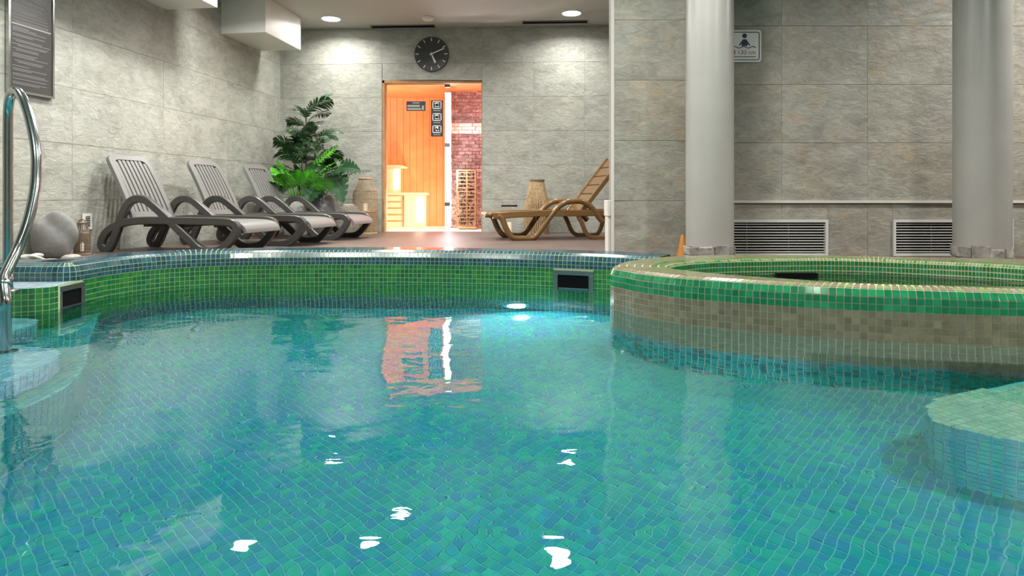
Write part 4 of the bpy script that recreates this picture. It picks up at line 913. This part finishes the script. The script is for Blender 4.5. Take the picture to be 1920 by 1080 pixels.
# ================================================================== LANTERNS AND SMALL THINGS
def lantern(name, label, loc, prof, ribs, rings, m, tr=.004, candle=None, shelf=None, handle=None, group='woven lanterns'):
    r = thing(name, label, 'lantern', loc, 0, group)
    zs_ = [z_ for _, z_ in prof]; rs_ = [q for q, _ in prof]; H = zs_[-1]
    rad = lambda z_: float(np.interp(z_, zs_, rs_))
    mb = MB()
    for i in range(ribs):
        a = 2*PI*i/ribs; mb.tube([(rad(z_)*math.cos(a), rad(z_)*math.sin(a), z_) for z_ in np.linspace(0, H, 9)], tr*.7, 4)
    tag(mb.obj('ribs', m, r), kind='stuff')
    mb = MB()
    for z_ in rings: mb.tube([(rad(z_)*math.cos(2*PI*i/28), rad(z_)*math.sin(2*PI*i/28), z_) for i in range(28)], tr*.75, 4, True)
    tag(mb.obj('weave', m, r), kind='stuff')
    for z_ in (0.006, H): MB().tube([(rad(z_)*math.cos(2*PI*i/28), rad(z_)*math.sin(2*PI*i/28), z_) for i in range(28)], tr*2.6, 8, True).obj('hoop', m, r, smooth=True)
    if shelf: MB().lathe([(rad(shelf)*.98, shelf-.008), (rad(shelf)*1.02, shelf), (rad(shelf)*.98, shelf+.008)], 28).obj('shelf', m, r)
    if candle:
        cz, cr, ch = candle; MB().lathe([(cr, cz), (cr, cz+ch), (cr*.4, cz+ch+.006)], 16).obj('candle', 'candle', r, smooth=.6)
    if handle: MB().tube([(handle*math.cos(a), 0, H+handle*1.1*math.sin(a)) for a in [PI*i/14 for i in range(15)]], tr*1.4, 6).obj('handle', m, r)
    return r
q = on(685, 434.5); lY = 9.35; lx_ = pos(685, lY)
lantern('rattan_lantern', 'tall rattan lantern with a candle beside the sauna doorway', (lx_, lY, .0), [(.165, 0), (.175, .3), (.178, .58), (.165, .62), (.105, .72), (.085, .80)], 30, list(np.linspace(.02, .60, 34))+[.62, .625, .63], 'rattan', .005, (.335, .03, .10), .32)
lantern('wicker_basket_lantern', 'low rounded wicker lantern in front of the rattan lantern', (pos(652, 8.95), 8.95, .0), [(.12, 0), (.15, .12), (.155, .30), (.13, .40), (.08, .42)], 26, list(np.linspace(.02, .41, 30)), 'wicker_grey', .005)
# cone-shaped cane lantern by the back wall, right of the doorway
cl = thing('cane_lantern', 'tapered cane lantern with dark top rim behind the brown lounger', 'lantern', (pos(1007, 9.3), 9.3, 0), group='woven lanterns')
mb = MB()
for i in range(44):
    a = 2*PI*i/44; mb.tube([(r_*math.cos(a), r_*math.sin(a), z_) for r_, z_ in ((.165, 0), (.185, .20), (.17, .42), (.125, .62), (.095, .76))], .010, 5)
tag(mb.obj('cane_ribs', 'rattan', cl), kind='stuff')
MB().lathe([(.10, .75), (.112, .765), (.112, .785), (.09, .79)], 24).obj('top_rim', 'rattan_dark', cl, smooth=.6)
MB().lathe([(.17, 0), (.172, .02)], 24).obj('base', 'rattan_dark', cl)
MB().tube([(.19*math.cos(2*PI*i/24), .19*math.sin(2*PI*i/24), .33) for i in range(24)], .008, 5, True).obj('hoop', 'rattan', cl)
wl = thing('wire_lantern', 'small low lantern with flat black top behind the brown lounger foot', 'lantern', (pos(955, 9.2), 9.2, 0), group='woven lanterns')
MB().box((-.115, -.06, .395), (.115, .06, .415)).obj('top_plate', 'black', wl, bevel=.004); MB().box((-.10, -.06, 0), (.10, .06, .015)).obj('base_plate', 'black', wl)
for i in range(13):
    for y_ in (-.055, .055): MB().box((-.098+i*.0163-.003, y_-.003, .012), (-.098+i*.0163+.003, y_+.003, .398)).obj('bar', 'wicker_grey', wl)
MB().lathe([(.035, .015), (.035, .17)], 16).obj('candle', 'candle', wl)
# left: lantern, bundle, towels, made-up grey bundle, wall panel
lantern('wicker_lantern', 'small wicker lantern with handle against the left wall by the handrail', (pos(154, 5.85), 5.85, 0), [(.062, 0), (.066, .10), (.062, .20), (.045, .25), (.03, .29)], 18, list(np.linspace(.01, .22, 16)), 'rattan_dark', .004, (.03, .014, .075), .20, .03)
wp = thing('wall_panel', 'small white ventilation panel on the left wall above the wicker lantern', 'panel', (lw(6.05)+.008, 6.05, .215), math.atan2(1, .125))
MB().box((0, -.012, 0), (.115, 0, .155)).obj('plate', 'white_paint', wp, bevel=.004)
for k in range(6): MB().box((.03, -.015, .035+k*.017), (.085, -.011, .043+k*.017), rot=None).obj('slit', 'sign_black', wp)
def blob(name, label, cat, loc, size, m, seed, sub=4, amp=.16, flat=True):
    bm = bmesh.new(); bmesh.ops.create_icosphere(bm, subdivisions=sub, radius=1); r_ = np.random.default_rng(seed); ph = r_.uniform(0, 6, (6, 3)); fr = r_.uniform(1.2, 4, (6, 3))
    for v in bm.verts:
        k = 1+amp*sum(math.sin(fr[i] @ np.array(v.co)+ph[i, 0]) for i in range(6))/3
        c = v.co*k; z_ = c.z*size[2]; v.co = Vector((c.x*size[0], c.y*size[1], max(z_, -size[2]*.8 if flat else z_)+size[2]*.8))
    me = bpy.data.meshes.new(name); bm.to_mesh(me); bm.free(); me.materials.append(M[m]); me.shade_smooth(); o = link(name, me); o.location = loc; return tag(o, label, cat)
blob('grey_patch_bundle', 'soft grey bundle made up for a blurred grey patch at the left wall', 'stand_in', (pos(100, 5.52), 5.52, 0), (.185, .12, .215), 'cloth_grey', 4, amp=.16)  # form made up to fill a blurred grey patch
blob('folded_towel', 'crumpled pale towel on the floor in front of the grey bundle', 'towel', (pos(82, 5.05), 5.05, 0), (.15, .07, .022), 'cloth_white', 8, amp=.35)
blob('folded_towel', 'smaller crumpled pale towel beside the handrail post', 'towel', (pos(60, 5.3), 5.3, 0), (.10, .05, .034), 'cloth_white', 12, amp=.4)
blob('dark_pouch', 'flat black pouch on the floor between fuzzy bundle and lounger', 'pouch', (pos(168, 5.35), 5.35, 0), (.075, .05, .018), 'black', 5)
fb = blob('fuzzy_bundle', 'pale fuzzy grey bundle on the floor beside the wicker lantern', 'bundle', (pos(135, 4.95), 4.95, 0), (.082, .07, .048), 'wicker_grey', 3, amp=.08)
# orange item at the foot of the column
mb = MB(); mb.lathe([(.06, 0), (.055, .02), (.035, .10), (.018, .20), (.012, .21)], 18); o = mb.obj('orange_marker', 'orange_plastic', smooth=.6); p = at(1280, 470, 5.36); o.location = (p.x, 5.36, 0)
tag(o, 'small orange marker at the pillar foot, half behind the column', 'marker')
